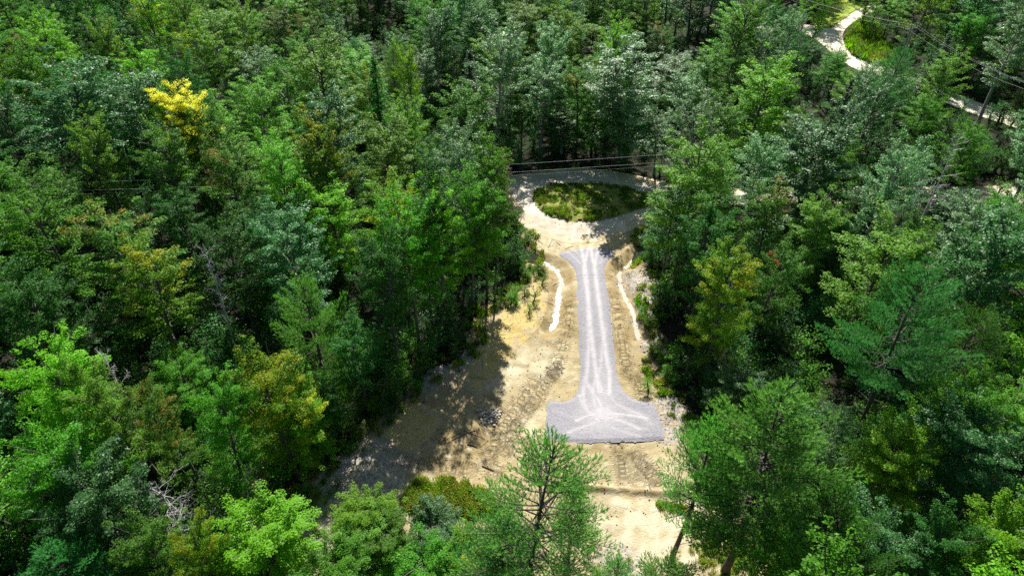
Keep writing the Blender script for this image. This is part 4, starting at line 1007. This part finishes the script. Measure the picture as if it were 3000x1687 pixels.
# ------------------------------------------------------------------ pile of fieldstones, stone by stone
def rock_mesh(seed):
    r = np.random.default_rng(seed); import bmesh
    bm = bmesh.new(); bmesh.ops.create_icosphere(bm, subdivisions=2, radius=1)
    ph = r.uniform(0, 6, 6)
    for v in bm.verts:
        c = v.co; k = 1+.10*math.sin(c.x*2.3+ph[0])+.10*math.sin(c.y*2.7+ph[1])+.09*math.sin(c.z*3+ph[2])+r.normal(0, .02); v.co = c*k
    for f_ in bm.faces: f_.smooth = True
    me = bpy.data.meshes.new('rock'); bm.to_mesh(me); bm.free(); me.materials.append(M_ROCK); return me
RM = [rock_mesh(i) for i in range(6)]
stones = [(2110,680,32),(2070,635,16),(2105,630,15),(2130,640,14),(2160,655,16),(2150,635,13),(2190,670,17),(2205,640,16),(2220,625,17),(2245,615,15),(2270,610,14),(2290,625,14),(2310,612,15),(2330,640,15),(2352,640,17),(2300,640,15),(2275,640,14),(2255,650,15),(2240,670,16),(2265,680,16),(2285,665,14),(2305,685,17),(2340,675,17),(2325,705,14),(2220,700,20),(2250,700,14),(2175,700,15),(2200,715,14),(2148,705,13),(2158,740,22),(2195,750,16),(2240,730,16),(2275,740,17),(2305,735,15),(2295,765,13),(2260,760,14),(2235,765,17),(2205,778,13),(2158,780,17),(2110,745,17),(2115,765,14),(2090,770,12),(2092,785,11),(2270,795,16),(2180,725,13),(2140,660,14),(2215,660,13),(2230,640,12),(2325,660,13),(2285,712,15)]
for i, (sx, sy, r0) in enumerate(stones):
    b = P(900+sx/4.14, 1050+(sy+r0*.5)/4.14); d = proj(b[0], b[1], 0)[2]; r = r0/4.14*d/2000*1.02
    o = link('rock', RM[i % 6]); o.location = (b[0], b[1], float(Hc(b[0], b[1])[0])+.05+r*.62); o.scale = (r*random.uniform(.9, 1.15), r*random.uniform(.85, 1.1), r*random.uniform(.75, .95)); o.rotation_euler = (random.uniform(-.3, .3), random.uniform(-.3, .3), random.uniform(0, 6))
    lab = 'rounded tan fieldstone in the stone pile on the sand'
    ry = sorted(range(len(stones)), key=lambda k: stones[k][1]); row = ry.index(i)//9; inrow = sorted(ry[row*9:row*9+9], key=lambda k: stones[k][0]); k_ = inrow.index(i)
    lab = f"rounded fieldstone, {['first','second','third','fourth','fifth','sixth','seventh','eighth','ninth'][k_]} from the left in the {['top','second','third','fourth','fifth','lowest'][row]} row of the stone pile"
    if i == 0: lab = 'largest bluish grey boulder at the upper left of the stone pile'
    elif i == 43: lab = 'lowest single stone at the bottom tip of the stone pile'
    elif i == 1: lab = 'leftmost small dark stone at the top left of the stone pile'
    elif i == 14: lab = 'outermost stone at the right end of the stone pile'
    tag(o, lab, 'stone', 'fieldstones heaped in the pile on the clearing')
# sticks and fallen wood lying on the clearing
for (a, b, w, lab) in ((z4((1940,1040))[0], z4((2060,1080))[0], .07, 'short dark log lying in the tree shade below the stone pile'), (z4((2120,1290))[0], z4((2270,1345))[0], .06, 'dark broken branch lying on the sand above the olive grass'), (z4((1760,1000))[0], z4((2090,860))[0], .035, 'long thin stick lying in the shade left of the stone pile'), (z4((1900,880))[0], z4((2160,970))[0], .03, 'thin stick crossing the shaded tracks')):
    T = Tubes(); m = (a+b)/2+rng.normal(0, .06, 2)
    T.add([(q[0], q[1], float(Hc(q[0], q[1])[0])+.05+w*.8) for q in (a, (a+m)/2, m, (m+b)/2, b)], [w*.6, w, w, w*.8, w*.3], 6)
    tag(link('fallen_branch', T.build('fallen_branch', [BARK])), lab, 'branch')

# ------------------------------------------------------------------ utility line
M_POLE = bark_mat('pole_wood', (.20, .17, .15), (.36, .32, .30)); M_WIRE, _t, _b = nt('wire'); _b.inputs['Base Color'].default_value = (.42, .42, .44, 1); _b.inputs['Roughness'].default_value = .7
M_INS, _t, _b = nt('insulator'); _b.inputs['Base Color'].default_value = (.6, .62, .62, 1); _b.inputs['Roughness'].default_value = .25
def pole(x, y, h, lab, az, n=1, group='utility poles along the roads'):
    e = bpy.data.objects.new('utility_pole', None); COL.objects.link(e); e.location = (x, y, float(H0(x, y))-.1); e.rotation_euler = (0, 0, az); tag(e, lab, 'utility pole', group)
    for q in range(n):
        T = Tubes(); T.add([[q*.55, 0, 0], [q*.55, 0, h*.5], [q*.55, 0, h*(1 if q == 0 else .97)]], [.17, .14, .11], 8); link('post', T.build('post', [M_POLE]), e)
    T = Tubes(); T.add([[-1.1, 0, h-.5], [0, 0, h-.48], [1.5, 0, h-.5]], .07, 4); link('crossarm', T.build('crossarm', [M_POLE]), e)
    for q in (-1., 0.0, 1.4):
        T = Tubes(); zb = h-.45 if q else h-.02; T.add([[q, 0, zb], [q, 0, zb+.08], [q, 0, zb+.16], [q, 0, zb+.24]], [.05, .09, .06, .03], 8); link('insulator', T.build('insulator', [M_INS]), e)
    return e
def wire(a, b, sag, lab, group, r=.018):
    a = np.array(a); b = np.array(b); s = np.linspace(0, 1, 22)[:, None]; p_ = a+(b-a)*s; p_[:, 2] -= (4*s*(1-s))[:, 0]*sag
    T = Tubes(); T.add(p_, r, 4); return tag(link('utility_wire', T.build('utility_wire', [M_WIRE])), lab, 'wire', group)
ph = 11.5; a1 = P(2672, 75, ph); aL = P(2230, -60, ph); aL = a1+(aL-a1)*1.25; aR = P(3060, 245, ph); aR = a1+(aR-a1)*1.25
dirv = aR-aL; azp = math.atan2(dirv[1], dirv[0])+math.pi/2
pole(a1[0], a1[1], ph, 'twin wooden utility poles with crossarm beside the far gravel road', azp, 2)
pole(aL[0], aL[1], ph, 'utility pole beyond the top of the lawn', azp); pole(aR[0], aR[1], ph, 'utility pole past the right end of the far road', azp)
nx, ny = math.cos(azp), math.sin(azp)
for q, w in ((-1., 'first'), (0, 'middle'), (1.4, 'last')):
    off = np.array([nx*q, ny*q]); zt = ph+(-.25 if q else .15)
    pos_ = {-1.: 'outer', 0: 'top', 1.4: 'inner'}[q]
    wire((*(a1+off), zt), (*(aL+off), zt), 1.2, f'{pos_} wire running from the twin poles over the lawn', 'wires over the far road', .011)
    wire((*(a1+off), zt), (*(aR+off), zt), 1.2, f'{pos_} wire running from the twin poles over the dark trees', 'wires over the far road', .011)
wz = 9.0; wl = P(60, 545, wz); wr = P(2100, 448, wz); wd = wr-wl; az2 = math.atan2(wd[1], wd[0])+math.pi/2
pole(wl[0], wl[1], wz+.4, 'utility pole hidden in the trees at the left border', az2); pole(wr[0], wr[1], wz+.4, 'utility pole hidden in the trees right of the loop road', az2)
for (z_, off, s) in ((wz+.3, .0, 'upper'), (wz-.1, -1., 'middle'), (wz-1.1, .0, 'lowest, faint')):
    o2 = np.array([math.cos(az2), math.sin(az2)])*off
    wire((*(wl+o2), z_), (*(wr+o2), z_), .6, f'{s} wire crossing the loop road above the grass island', 'wires over the loop road', .013 if 'faint' not in s else .006)
